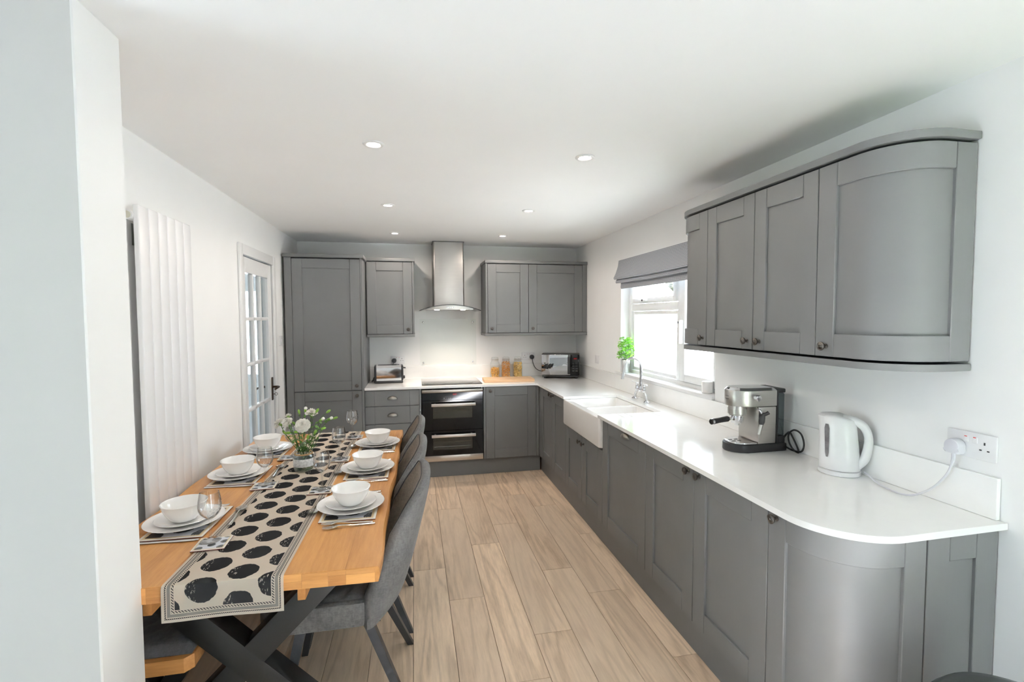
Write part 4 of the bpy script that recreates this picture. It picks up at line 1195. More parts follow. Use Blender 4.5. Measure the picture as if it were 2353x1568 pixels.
for sgn in (-1,):
    aw = math.radians(-118)
    rows = []
    for j in range(9):
        z = .075 + .135 * j / 8; w = .0065 + .0035 * j / 8
        if j in (0, 8): w *= .55
        r = .0690 - (z - .0235) * .046
        rows.append([bm.verts.new((1.08 * (r + .0012) * math.cos(aw + s_ * w / r) - .0005 - (z - .0235) * .045, (r + .0012) * math.sin(aw + s_ * w / r), z)) for s_ in (-1, -.4, .4, 1)])
    for a, b in zip(rows, rows[1:]):
        for i in range(3): bm.faces.new((a[i], a[i + 1], b[i + 1], b[i]))
obj('water_window', bm, plain('smoky_window', (.20, .19, .20), .12, var=.3, scale=30), t, world=False)
bm = new(); box(bm, .086, .093, -.008, .008, .055, .066, .002); obj('switch', bm, m_black, t, world=False)
pc = (-.0098, -3.980, 1.110)
bm = new(); prism(bm, [(.024 * math.cos(a * PI / 12), .024 * math.sin(a * PI / 12) * 1.05) for a in range(-2, 15)] + [(-.019, -.024), (.019, -.024)], 0, .034, .004, 2, M=Matrix(((0, 0, -1, pc[0]), (-1, 0, 0, pc[1]), (0, 1, 0, pc[2]), (0, 0, 0, 1)))); obj('plug', bm, m_plug, t)
bm = new(); tube(bm, spline([(-.030, -3.980, 1.088), (-.031, -3.978, 1.055), (-.038, -3.965, 1.005), (-.058, -3.935, .950), (-.080, -3.895, .914), (-.092, -3.855, .9045), (-.085, -3.80, .9040), (-.070, -3.745, .905), (-.058, -3.70, .918), (-.055, -3.675, .925)], 7), [.0055] * 8 + [.0037] * 56, 8); obj('cord', bm, m_wcord, t)

# ------------------------------------------------------------------ roman blind, window sill things
t = thing('roman_blind', 'grey gingham roman blind gathered at the top of the window', 'blind', (0, -1.9, 2.05))
bl0, bl1 = -2.600, -1.232
obj('headrail', bx(-.030, -.001, bl0, bl1, 2.030, 2.052, .002), m_white, t)
def fold(prof, y0, y1, sag, th=.004):
    bm = new(); n = 20; rows = []
    for i in range(n + 1):
        y = y0 + (y1 - y0) * i / n
        s_ = sag * math.sin(PI * i / n)
        fr = [(x, z) for x, z in prof]; bk = [(x + th, z + .001) for x, z in reversed(prof)]
        rows.append([bm.verts.new((x - .004 * math.sin(5 * i) * k / len(prof), y, z - s_ * k / len(prof))) for k, (x, z) in enumerate(fr)] + [bm.verts.new((x - .004 * math.sin(5 * i) * (len(prof) - 1 - k) / len(prof), y, z - s_ * (len(prof) - 1 - k) / len(prof))) for k, (x, z) in enumerate(bk)])
    m = len(rows[0])
    for a, b in zip(rows, rows[1:]):
        for k in range(m): bm.faces.new((a[k], a[(k + 1) % m], b[(k + 1) % m], b[k]))
    bm.faces.new(rows[0][::-1]); bm.faces.new(rows[-1])
    return bm
obj('blind_fold', fold([(-.032, 2.052), (-.040, 2.00), (-.060, 1.94), (-.082, 1.895), (-.074, 1.884)], bl0, bl1 - .0, .012), m_ging, t)
obj('blind_fold', fold([(-.030, 1.95), (-.045, 1.90), (-.066, 1.862), (-.060, 1.850)], bl0 + .005, bl1 - .008, .010), m_ging, t)
obj('blind_fold', fold([(-.026, 1.93), (-.030, 1.87), (-.036, 1.815), (-.030, 1.800)], bl0 + .01, bl1 - .05, .006), m_ging, t)

t = thing('plant_pot', 'small pale metal pot holding basil on the window sill', 'pot', (.018, -1.285, 1.0605))
bm = new(); lathe(bm, [(0, .0006), (.026, .0006), (.028, .004), (.037, .108), (.040, .112), (.038, .116), (.035, .112), (.034, .09), (0, .09)], 26); obj('bucket', bm, metal('pale_zinc', (.75, .75, .76), .3), t, world=False)
bm = new(); lathe(bm, [(.034, .112), (.0345, .118), (.0, .114)], 22); obj('soil', bm, plain('dark_soil', (.02, .018, .015), .9), t, world=False)
t = thing('basil_plant', 'bright green bushy basil growing in the pot on the sill', 'plant', (.018, -1.285, 1.172))
bm = new(); n = 7; rows = []
for i in range(n + 1):
    f = i / n; w = .017 * math.sin(PI * min(1, f * .93 + .05)) ** .8
    rows.append([bm.verts.new((f * .048, s_ * w, .006 * math.sin(f * 2.4) - abs(s_) * -.006 - .010 * f * f)) for s_ in (-1, -.5, 0, .5, 1)])
for a, b in zip(rows, rows[1:]):
    for k in range(4): bm.faces.new((a[k], a[k + 1], b[k + 1], b[k]))
LEAF = mesh_of('leaf', bm, m_basil)
rr = random.Random(3)
for i in range(9):
    a = rr.random() * 6.28; l = .055 + .10 * rr.random(); tip = Vector((.055 * math.cos(a) * rr.random() - .005, -.01 + .10 * math.sin(a) * rr.random(), l))
    bm = new(); tube(bm, [(.01 * math.cos(a), .01 * math.sin(a), -.045), tip * .5, tip], .0016, 5); obj('stem', bm, m_stem, t, world=False)
for i in range(95):
    z = .01 + .20 * rr.random() ** 1.3; f = 1 - abs(z - .05) / .20
    a = rr.random() * 6.28; q = max(.01, .062 * f) * rr.random() ** .4
    o = bpy.data.objects.new('leaf', LEAF)
    sc_ = .55 + .6 * rr.random()
    x_, y_ = -.008 + q * math.cos(a) * .75, -.012 + q * math.sin(a) * 1.5
    link(o, t, Matrix.Translation((x_, y_, z)) @ Matrix.Rotation(a + rr.uniform(-.6, .6), 4, 'Z') @ Matrix.Rotation(rr.uniform(-.7, .5), 4, 'Y') @ Matrix.Scale(sc_, 4))
t = thing('candle_pot', 'small white candle pot at the near end of the window sill', 'candle', (.028, -2.485, 1.0605))
bm = new(); lathe(bm, [(0, .0006), (.030, .0006), (.034, .004), (.036, .075), (.033, .075), (.031, .008), (0, .008)], 24); obj('pot', bm, m_ceram, t, world=False)
bm = new(); lathe(bm, [(0, .0085), (.030, .0085), (.032, .055), (0, .055)], 24); obj('wax', bm, m_ceram, t, world=False)

# ------------------------------------------------------------------ radiator
t = thing('radiator', 'tall white vertical panel radiator on the wall beside the table', 'radiator', (XL, -2.834, .2))
RY0, RW, RX = -3.066, .464 / 6, -2.887
for i in range(6):
    bm = new(); box(bm, RX - .022, RX, RY0 + RW * i + .0012, RY0 + RW * (i + 1) - .0012, .22, 2.010, .006, 3); obj('panel', bm, m_rad, t)
for zz in (.27, 1.965):
    bm = new(); tube(bm, [(RX - .035, RY0 - .012, zz), (RX - .035, RY0 + .476, zz)], .019, 14); obj('header_pipe', bm, m_rad, t)
    bm = new(); lathe(bm, [(0, 0), (.014, 0), (.014, .004), (0, .005)], 16, frame_to((RX - .035, RY0 - .012, zz), (0, -1, 0))); obj('end_cap', bm, plain('cream_cap', (.62, .60, .50), .5), t)
for zz in (.45, 1.905):
    for yy in (-2.94, -2.70): 
        br_ = obj('bracket', bx(XL + .001, XL + .004, yy - .022, yy + .022, zz - .045, zz + .045), m_galv, t)
        obj('bracket_arm', bx(XL + .004, RX - .023, yy - .004, yy + .004, zz - .01, zz + .03), m_galv, br_)

# ------------------------------------------------------------------ dining table
TZ = .760
TCX, TCY, TRZ = -2.393, -2.737, math.radians(-1.1)
TW, TL = .950, 1.925
TB = thing('dining_table', 'oak dining table with thick live-edge top and black X legs', 'table', (TCX, TCY, 0), TRZ)
TM = Matrix.Translation((TCX, TCY, 0)) @ Matrix.Rotation(TRZ, 4, 'Z')
rr = random.Random(11)
nst = 9; sw = TW / nst
def wavy(y): return .005 * math.sin(y * 6.3 + .6) + .0035 * math.sin(y * 15 + 2)
for i in range(nst):
    x0, x1 = -TW / 2 + sw * i, -TW / 2 + sw * (i + 1)
    if i in (0, nst - 1):
        bm = new(); n = 40; rows = []
        for k in range(n + 1):
            y = -TL / 2 + TL * k / n; xo = wavy(y) - .004
            pts = ((x0 + .0003, 0), (x1 - .004 + xo, 0), (x1 + .001 + xo * .7, .02), (x1 + xo, .044), (x1 - .005 + xo, .05), (x0 + .0003, .05)) if i else ((x0 + .005 - xo, 0), (x1 - .0003, 0), (x1 - .0003, .05), (x0 + .005 - xo, .05), (x0 - xo, .044), (x0 - xo * .7, .02))
            rows.append([bm.verts.new((a, y, TZ - .05 + b)) for a, b in pts])
        for a, b in zip(rows, rows[1:]):
            for k in range(6): bm.faces.new((a[k], a[(k + 1) % 6], b[(k + 1) % 6], b[k]))
        bm.faces.new(rows[0][::-1]); bm.faces.new(rows[-1])
        obj('stave', bm, m_oak, TB, world=False)
    else:
        cuts = sorted([-TL / 2, TL / 2] + [rr.uniform(-.75, .75)] + ([rr.uniform(-.4, .4)] if i % 2 else []))
        for a, b in zip(cuts, cuts[1:]):
            if b - a > .03: obj('stave', bx(x0 + .0001, x1 - .0001, a + .0001, b - .0001, TZ - .05, TZ, .0002, 1), m_oak, TB, world=False)
# end face is laminated from short blocks
for e in (-1, 1):
    x = -TW / 2 + .006; k = 0
    while x < TW / 2 - .02:
        w = rr.uniform(.035, .10); x2 = min(x + w, TW / 2 - .014)
        zs = TZ - .05 + rr.uniform(.016, .034)
        for z0_, z1_ in ((TZ - .0495, zs), (zs, TZ - .0012)):
            obj('end_block', bx(x + .0002, x2 - .0002, e * TL / 2 - e * .001, e * (TL / 2 + .0016), z0_, z1_ - .0001, .0002, 1), m_oakend, TB, world=False)
        x = x2
for xx in (-.226, .222): obj('support_rail', bx(xx - .0125, xx + .0125, -TL / 2 + .07, TL / 2 - .07, TZ - .125, TZ - .0505, .002), m_oak, TB, world=False)
for e in (-1, 1):
    yl = e * .715 - .0
    for s_ in (-1, 1):
        bm = new(); off = .0005 if s_ > 0 else 0
        beam(bm, (s_ * .345, yl, TZ - .058), (-s_ * .345, yl, .004), .088 - off, .088 - off, .003, upv=(0, 1, 0))
        obj('leg', bm, m_leg, TB, world=False)
    obj('top_plate', bx(-.40, .40, yl - .045, yl + .045, TZ - .058, TZ - .0505), m_leg, TB, world=False)
    obj('foot_bar', bx(-.40, .40, yl - .045, yl + .045, .0005, .008), m_leg, TB, world=False)

# runner over both table ends
RWD, HANG = .338, .106
rcx = .022
ytop = TL / 2 + .004
path = [(-ytop - .006, -HANG)] + [(-ytop - .006, -HANG * (1 - k / 5)) for k in range(1, 5)] + [(-ytop - .005, -.006), (-ytop - .002, .001), (-ytop + .006, .0032)] + [(-ytop + .006 + (2 * ytop - .012) * k / 60, .0032) for k in range(1, 60)] + [(ytop - .006, .0032), (ytop + .002, .001), (ytop + .005, -.006)] + [(ytop + .006, -HANG * k / 5) for k in range(1, 6)]
Ls = [0]
for a, b in zip(path, path[1:]): Ls.append(Ls[-1] + math.hypot(b[0] - a[0], b[1] - a[1]))
bm = new(); nx = 12; uvl = bm.loops.layers.uv.new('UVMap'); rows = []
for (y, z), s_ in zip(path, Ls):
    row = []
    for k in range(nx + 1):
        u = RWD * k / nx
        wob = .0008 * math.sin(s_ * 9 + u * 20) if abs(z) < .01 else .003 * math.sin(u * 22 + 1) * (-z / HANG)
        row.append((bm.verts.new((rcx - RWD / 2 + u, y + (wob if z < -.005 else 0) * (1 if y > 0 else -1), TZ + z + (abs(wob) if z > 0 else 0))), u, s_))
    rows.append(row)
# dots are counted from the near hanging end: first full dot column lies where the photograph shows it
for a, b in zip(rows, rows[1:]):
    for k in range(nx):
        q = (a[k], a[k + 1], b[k + 1], b[k]); f = bm.faces.new([v[0] for v in q])
        for l, v in zip(f.loops, q): l[uvl].uv = (v[1], v[2])
r_ = bmesh.ops.solidify(bm, geom=bm.faces[:], thickness=-.0016)
m_run = runner_mat(RWD, Ls[-1])
rn = bpy.data.objects.new('table_runner', mesh_of('table_runner', bm, m_run))
link(rn, None, TM); tag(rn, 'cream table runner printed with big black dots, hanging over the table end', 'runner')

# ------------------------------------------------------------------ tableware (world positions from the photograph)
ZTB = TZ + .0010
m_pmat = mat_print('printed_placemat', .214, .290, .084, .105, .036, .034, .030)
m_cst = mat_print('printed_coaster', .104, .104, .034, .042, .0125, .020, .016)
def mat_mesh(name, w, l, m):
    bm = new(); box(bm, -w / 2, w / 2, -l / 2, l / 2, .0010, .0050, .0008, 1)
    me = mesh_of(name, bm, [m, m_cork])
    for p in me.polygons:
        if p.normal.z < .7: p.material_index = 1
    uv_planar(me, lambda c: (c.x + w / 2, c.y + l / 2))
    return me
ME_MAT = mat_mesh('placemat', .214, .290, m_pmat); ME_CST = mat_mesh('coaster', .104, .104, m_cst)
def lathe_mesh(name, prof, m, seg=48, ang=.8):
    bm = new(); lathe(bm, prof, seg); return mesh_of(name, bm, m, ang)
ME_PL = lathe_mesh('dinner_plate', [(0, .0005), (.078, .0005), (.082, .003), (.105, .009), (.1335, .017), (.135, .0185), (.1335, .0198), (.105, .0125), (.085, .0075), (.078, .0055), (0, .0052)], m_ceram)
ME_SP = lathe_mesh('side_plate', [(0, .0005), (.058, .0005), (.061, .003), (.078, .0085), (.0995, .0155), (.101, .0168), (.0995, .018), (.078, .0115), (.064, .0072), (.058, .0055), (0, .0052)], m_ceram)
ME_BW = lathe_mesh('bowl', [(0, .0005), (.040, .0005), (.043, .003), (.052, .012), (.064, .030), (.072, .048), (.0772, .066), (.0785, .0675), (.0772, .069), (.0745, .0665), (.069, .047), (.060, .030), (.048, .014), (.040, .008), (0, .0065)], m_ceram)
ME_WG = lathe_mesh('wine_glass', [(0, .0006), (.031, .0006), (.0325, .0016), (.030, .0026), (.012, .005), (.005, .010), (.0036, .020), (.0034, .060), (.0040, .074), (.0075, .080), (.018, .087), (.030, .100), (.036, .115), (.0372, .128), (.0355, .145), (.0318, .166), (.0305, .1745), (.0298, .1745), (.0308, .166), (.0345, .145), (.0362, .128), (.035, .115), (.029, .101), (.017, .0885), (.006, .0825), (0, .0815)], m_glass, 40)
def flat_tool(outline, th, bend=0.0):
    """outline: (x along, half width, z) list"""
    bm = new(); rows = []
    for x, w, z in outline:
        rows.append([bm.verts.new((x, s_ * w, z + h)) for s_, h in ((-1, 0), (-.45, th * .6), (.45, th * .6), (1, 0), (.5, -th * .4), (-.5, -th * .4))])
    for a, b in zip(rows, rows[1:]):
        for k in range(6): bm.faces.new((a[k], a[(k + 1) % 6], b[(k + 1) % 6], b[k]))
    bm.faces.new(rows[0][::-1]); bm.faces.new(rows[-1])
    return bm
def knife_mesh():
    return mesh_of('knife', flat_tool([(-.105, .006, .003), (-.10, .0075, .003), (-.02, .006, .003), (0, .0055, .003), (.008, .0085, .003), (.06, .0095, .003), (.092, .008, .003), (.105, .002, .003)], .004), m_cutlery, .6)
def fork_mesh():
    bm = flat_tool([(-.098, .005, .003), (-.09, .0065, .003), (-.02, .0035, .004), (.02, .003, .008), (.035, .006, .009), (.045, .0105, .007), (.055, .0115, .004)], .003)
    for k in range(4):
        y = -.0096 + .0064 * k
        tube(bm, [(.053, y, .0045), (.075, y, .003), (.092, y * .92, .006)], [.0019, .0019, .0012], 5)
    return mesh_of('fork', bm, m_cutlery, .6)
def spoon_mesh():
    bm = flat_tool([(-.098, .005, .003), (-.09, .0065, .003), (-.02, .0035, .004), (.025, .003, .009), (.036, .004, .008)], .003)
    n, m = 10, 8; rows = []
    for i in range(n + 1):
        f = i / n; w = .0215 * math.sin(PI * min(1, .06 + f * .94)) ** .65
        rows.append([bm.verts.new((.032 + f * .066, -w + 2 * w * k / m, .0095 - .007 * math.sin(PI * f) * (1 - (2 * k / m - 1) ** 2) - .001)) for k in range(m + 1)])
    fs = []
    for a, b in zip(rows, rows[1:]):
        for k in range(m): fs.append(bm.faces.new((a[k], a[k + 1], b[k + 1], b[k])))
    bmesh.ops.solidify(bm, geom=fs, thickness=.0010)
    return mesh_of('spoon', bm, m_cutlery, .6)
ME_KN, ME_FK, ME_SN = knife_mesh(), fork_mesh(), spoon_mesh()
def put(name, me, label, cat, loc, rz, group):
    return single(name, me, None, label, cat, loc, rz, group)
TR = TRZ
SETS = [  # plate centre x, y, side, wording
    (-2.085, -3.190, 1, 'nearest setting on the chair side'), (-2.062, -2.690, 1, 'middle setting on the chair side'), (-2.048, -2.182, 1, 'farthest setting on the chair side'),
    (-2.694, -3.222, -1, 'nearest setting on the radiator side'), (-2.690, -2.650, -1, 'middle setting on the radiator side'), (-2.682, -2.180, -1, 'farthest setting on the radiator side')]
GL = [(-2.239, -2.960), (-2.236, -2.466), (-2.224, -1.968), (-2.529, -3.425), (-2.515, -2.834), (-2.503, -2.368)]
CR_ = [(-2.245, -2.965), (-2.232, -2.475), (-2.212, -1.965), (-2.517, -3.443), (-2.515, -2.850), (-2.520, -2.376)]
for (x, y, s_, w), g, c in zip(SETS, GL, CR_):
    put('placemat', ME_MAT, 'dotted placemat with cream border at the ' + w, 'placemat', (x + (.004 if s_ > 0 else .012), y, TZ), TR, 'placemats')
    put('dinner_plate', ME_PL, 'large white dinner plate at the ' + w, 'plate', (x, y, ZTB + .0050), 0, 'dinner plates')
    put('side_plate', ME_SP, 'smaller white plate between dinner plate and bowl at the ' + w, 'plate', (x, y, ZTB + .0125), 0, 'smaller plates')
    put('bowl', ME_BW, 'white bowl on top of two plates at the ' + w, 'bowl', (x + (.001 if s_ > 0 else .0), y - .004, ZTB + .0200), 0, 'cereal bowls')
    onr = abs((g[0] - TCX - rcx)) < .175
    cz = TZ + (.0046 if True else 0)
    cst = put('coaster', ME_CST, 'square dotted coaster under the wine glass of the ' + w, 'coaster', (c[0], c[1], cz), TR + (.06 if s_ < 0 else .02), 'coasters')
    put('wine_glass', ME_WG, 'clear stemmed wine glass of the ' + w, 'glass', (g[0], g[1], cz + .0055), 0, 'wine glasses')
    cy_ = math.pi if s_ > 0 else 0.0         # tools point towards the table centre
    if s_ > 0:
        put('fork', ME_FK, 'outer fork on the near side of the plate, ' + w, 'fork', (x + .012, y - .192, TZ + .001), math.pi + .09, 'forks')
        put('fork', ME_FK, 'inner fork right against the placemat, ' + w, 'fork', (x + .002, y - .164, TZ + .001), math.pi - .05, 'forks')
        put('knife', ME_KN, 'knife on the far side of the plate, ' + w, 'knife', (x + .004, y + .165, TZ + .001), math.pi, 'knives')
        put('spoon', ME_SN, 'spoon lying on the runner edge at the ' + w, 'spoon', (x - .138, y + .020, TZ + .0062), -PI / 2 - .10, 'spoons')
    else:
        put('knife', ME_KN, 'knife on the near side of the plate, ' + w, 'knife', (x + .008, y - .162, TZ + .001), -.04, 'knives')
        put('fork', ME_FK, 'fork on the far side of the plate, ' + w, 'fork', (x + .01, y + .160, TZ + .001), 0, 'forks')
        put('spoon', ME_SN, 'spoon lying on the runner edge at the ' + w, 'spoon', (x + .174, y + .026, TZ + .0062), PI / 2 + .06, 'spoons')

# ------------------------------------------------------------------ vase of carnations
vx, vy, vz = -2.386, -2.632, TZ + .0052
t = thing('glass_vase', 'glass jar vase with lace band and twine in the middle of the runner', 'vase', (vx, vy, vz))
bm = new(); lathe(bm, [(0, .0008), (.040, .0008), (.047, .005), (.050, .014), (.050, .070), (.047, .080), (.0425, .087), (.0425, .104), (.044, .106), (.0425, .108), (.0405, .106), (.0405, .087), (.045, .079), (.048, .070), (.048, .014), (.044, .008), (0, .006)], 36); obj('glass', bm, m_jar, t, world=False)
bm = new(); lathe(bm, [(.0507, .028), (.0512, .030), (.0512, .066), (.0507, .068)], 36); obj('lace_band', bm, m_lace, t, world=False)
bm = new()
for zz in (.088, .0905, .093): tube(bm, [(.0437 * math.cos(a * PI / 14), .0437 * math.sin(a * PI / 14), zz + .0006 * math.sin(a * 2)) for a in range(28)], .0014, 5, closed=True)
tube(bm, spline([(.030, -.032, .092), (.036, -.036, .105), (.040, -.030, .114), (.043, -.02, .10), (.042, -.014, .09)], 5), .0013, 5); obj('twine', bm, m_twine, t, world=False)
bm = new(); lathe(bm, [(0, .0085), (.043, .0095), (.0472, .015), (.0472, .062), (0, .062)], 30); obj('water', bm, m_water, t, world=False)
def leafblade(bm, p, d, L_, w):
    p, d = Vector(p), Vector(d).normalized(); a = d.cross(Vector((0, 0, 1))); a = a.normalized() if a.length > .01 else Vector((1, 0, 0))
    rows = [[bm.verts.new(p + d * (L_ * f) + a * (s_ * w * math.sin(PI * (f * .9 + .08))) + Vector((0, 0, -.25 * L_ * f * f))) for s_ in (-1, 0, 1)] for f in (0, .25, .5, .75, 1)]
    for q, r in zip(rows, rows[1:]):
        for k in range(2): bm.faces.new((q[k], q[k + 1], r[k + 1], r[k]))
def bloom_mesh(seed):
    bm = new(); rr = random.Random(seed)
    for layer, (n, r0, tilt, zz) in enumerate(((11, .031, .15, 0.004), (10, .027, .45, .008), (9, .021, .8, .013), (7, .014, 1.1, .017), (5, .008, 1.35, .019))):
        for i in range(n):
            a = 2 * PI * (i + layer * .37) / n + rr.uniform(-.12, .12); w = r0 * .42
            rows = []
            for f in (0, .4, .75, 1.0):
                row = []
                for k in range(5):
                    s_ = -1 + .5 * k; rad = .003 + r0 * f
                    ruff = .0028 * f * math.sin(k * 2.6 + i * 1.7 + seed) * (1.2 if f == 1 else .6)
                    lx_, ly_ = rad * math.cos(tilt) , s_ * w * (.3 + .7 * f)
                    z_ = zz + rad * math.sin(tilt) + ruff + (.003 * math.sin(i * 2.1) if f == 1 else 0)
                    row.append(bm.verts.new((lx_ * math.cos(a) - ly_ * math.sin(a), lx_ * math.sin(a) + ly_ * math.cos(a), z_)))
                rows.append(row)
            for q, r in zip(rows, rows[1:]):
                for k in range(4): bm.faces.new((q[k], q[k + 1], r[k + 1], r[k]))
    return mesh_of('bloom', bm, m_petal, 1.2)
BL = [bloom_mesh(1), bloom_mesh(5)]
rr = random.Random(21)
def flower(label, tip, scale, n, tilt):
    tip = Vector(tip); base = Vector((-tip.x * .28, -tip.y * .28, .012)); mid = Vector((tip.x * .32, tip.y * .32, .115))
    t = thing('carnation', label, 'flower', (vx, vy, vz), 0, 'carnations in the vase')
    sp_ = spline([base, mid, tip * .8 + Vector((0, 0, .2 * tip.z * .0)), tip], 6)
    bm = new(); tube(bm, sp_, .0016, 6); obj('stem', bm, m_stem, t, world=False)
    bm = new(); lathe(bm, [(0, -.016), (.004, -.014), (.0065, -.004), (.008, .006), (.006, .008)], 12, frame_to(tip, tilt)); obj('calyx', bm, m_bud, t, world=False)
    o = bpy.data.objects.new('bloom', BL[n % 2]); link(o, t, frame_to(tip, tilt) @ Matrix.Scale(scale, 4))
    for k in range(7):
        q = sp_[5 + int(1.7 * k)]; a = rr.random() * 6.28
        bm = new(); leafblade(bm, q, (math.cos(a), math.sin(a), .8), .034, .0055); obj('leaf', bm, m_leaf, t, world=False)
flower('largest white carnation, front and centre of the vase', (.006, -.030, .236), 1.12, 0, (0.05, -.75, .55))
flower('white carnation at the very top of the bouquet', (.038, .02, .284), .92, 1, (.1, -.15, 1))
flower('cream carnation leaning out towards the radiator', (-.108, .0, .245), .85, 0, (-.7, -.3, .5))
flower('white carnation beside the outermost cream bloom', (-.066, -.015, .252), .85, 1, (-.4, -.5, .6))
flower('small half-open white carnation standing above the cream bloom', (-.074, .02, .278), .5, 0, (-.3, 0, 1))
bud_spots = [(.150, 0, .262, 0), (.118, .01, .255, 1), (.085, -.02, .258, 1), (.112, .03, .290, 0), (.065, .0, .300, 0), (-.018, .01, .294, 0), (.006, .03, .296, 1), (.092, -.01, .215, 0), (.060, -.03, .195, 0), (-.055, -.03, .205, 0), (-.02, -.04, .21, 0), (-.085, .0, .195, 0), (-.045, .03, .235, 0), (.03, -.045, .175, 0)]
for i, (x, y, z, white) in enumerate(bud_spots):
    tip = Vector((x, y, z)); base = Vector((-x * .25, -y * .25, .012)); mid = Vector((x * .30, y * .3, .112))
    lab = {0: 'green bud reaching farthest out towards the chairs', 1: 'white-tipped bud next to the outermost green bud', 2: 'white-tipped bud between the largest bloom and the outer buds', 3: 'upright green bud highest on the chair side of the vase', 4: 'green bud just beside the topmost white carnation', 5: 'tall green bud standing left of the topmost carnation', 6: 'white-tipped bud tucked behind the topmost carnation', 7: 'green bud low on the chair side, under the white tips'}.get(i, 'short green bud low among the stems in the vase')
    t = thing('carnation_bud', lab, 'flower bud', (vx, vy, vz), 0, 'white-tipped buds in the vase' if white else 'green buds in the vase')
    sp_ = spline([base, mid, tip * .7 + Vector((0, 0, .05)) if z > .2 else (mid + tip) / 2, tip], 6)
    bm = new(); tube(bm, sp_, .0013, 5); obj('stem', bm, m_stem, t, world=False)
    dr_ = (sp_[-1] - sp_[-4])
    bm = new(); lathe(bm, [(0, -.004), (.0045, 0), (.0068, .008), (.0062, .016), (.003, .022), (0, .024)], 12, frame_to(tip, dr_)); bd = obj('bud', bm, m_bud, t, world=False)
    if white:
        bm = new(); lathe(bm, [(0, .012), (.0064, .015), (.0088, .022), (.007, .028), (0, .031)], 12, frame_to(tip, dr_)); obj('petal_tip', bm, m_petal, bd, world=False)
    for k in range(7):
        q = sp_[5 + int(1.7 * k)]; a = rr.random() * 6.28
        bm = new(); leafblade(bm, q, (math.cos(a), math.sin(a), .9), .022 + .014 * rr.random(), .0062); obj('leaf', bm, m_leaf, t, world=False)

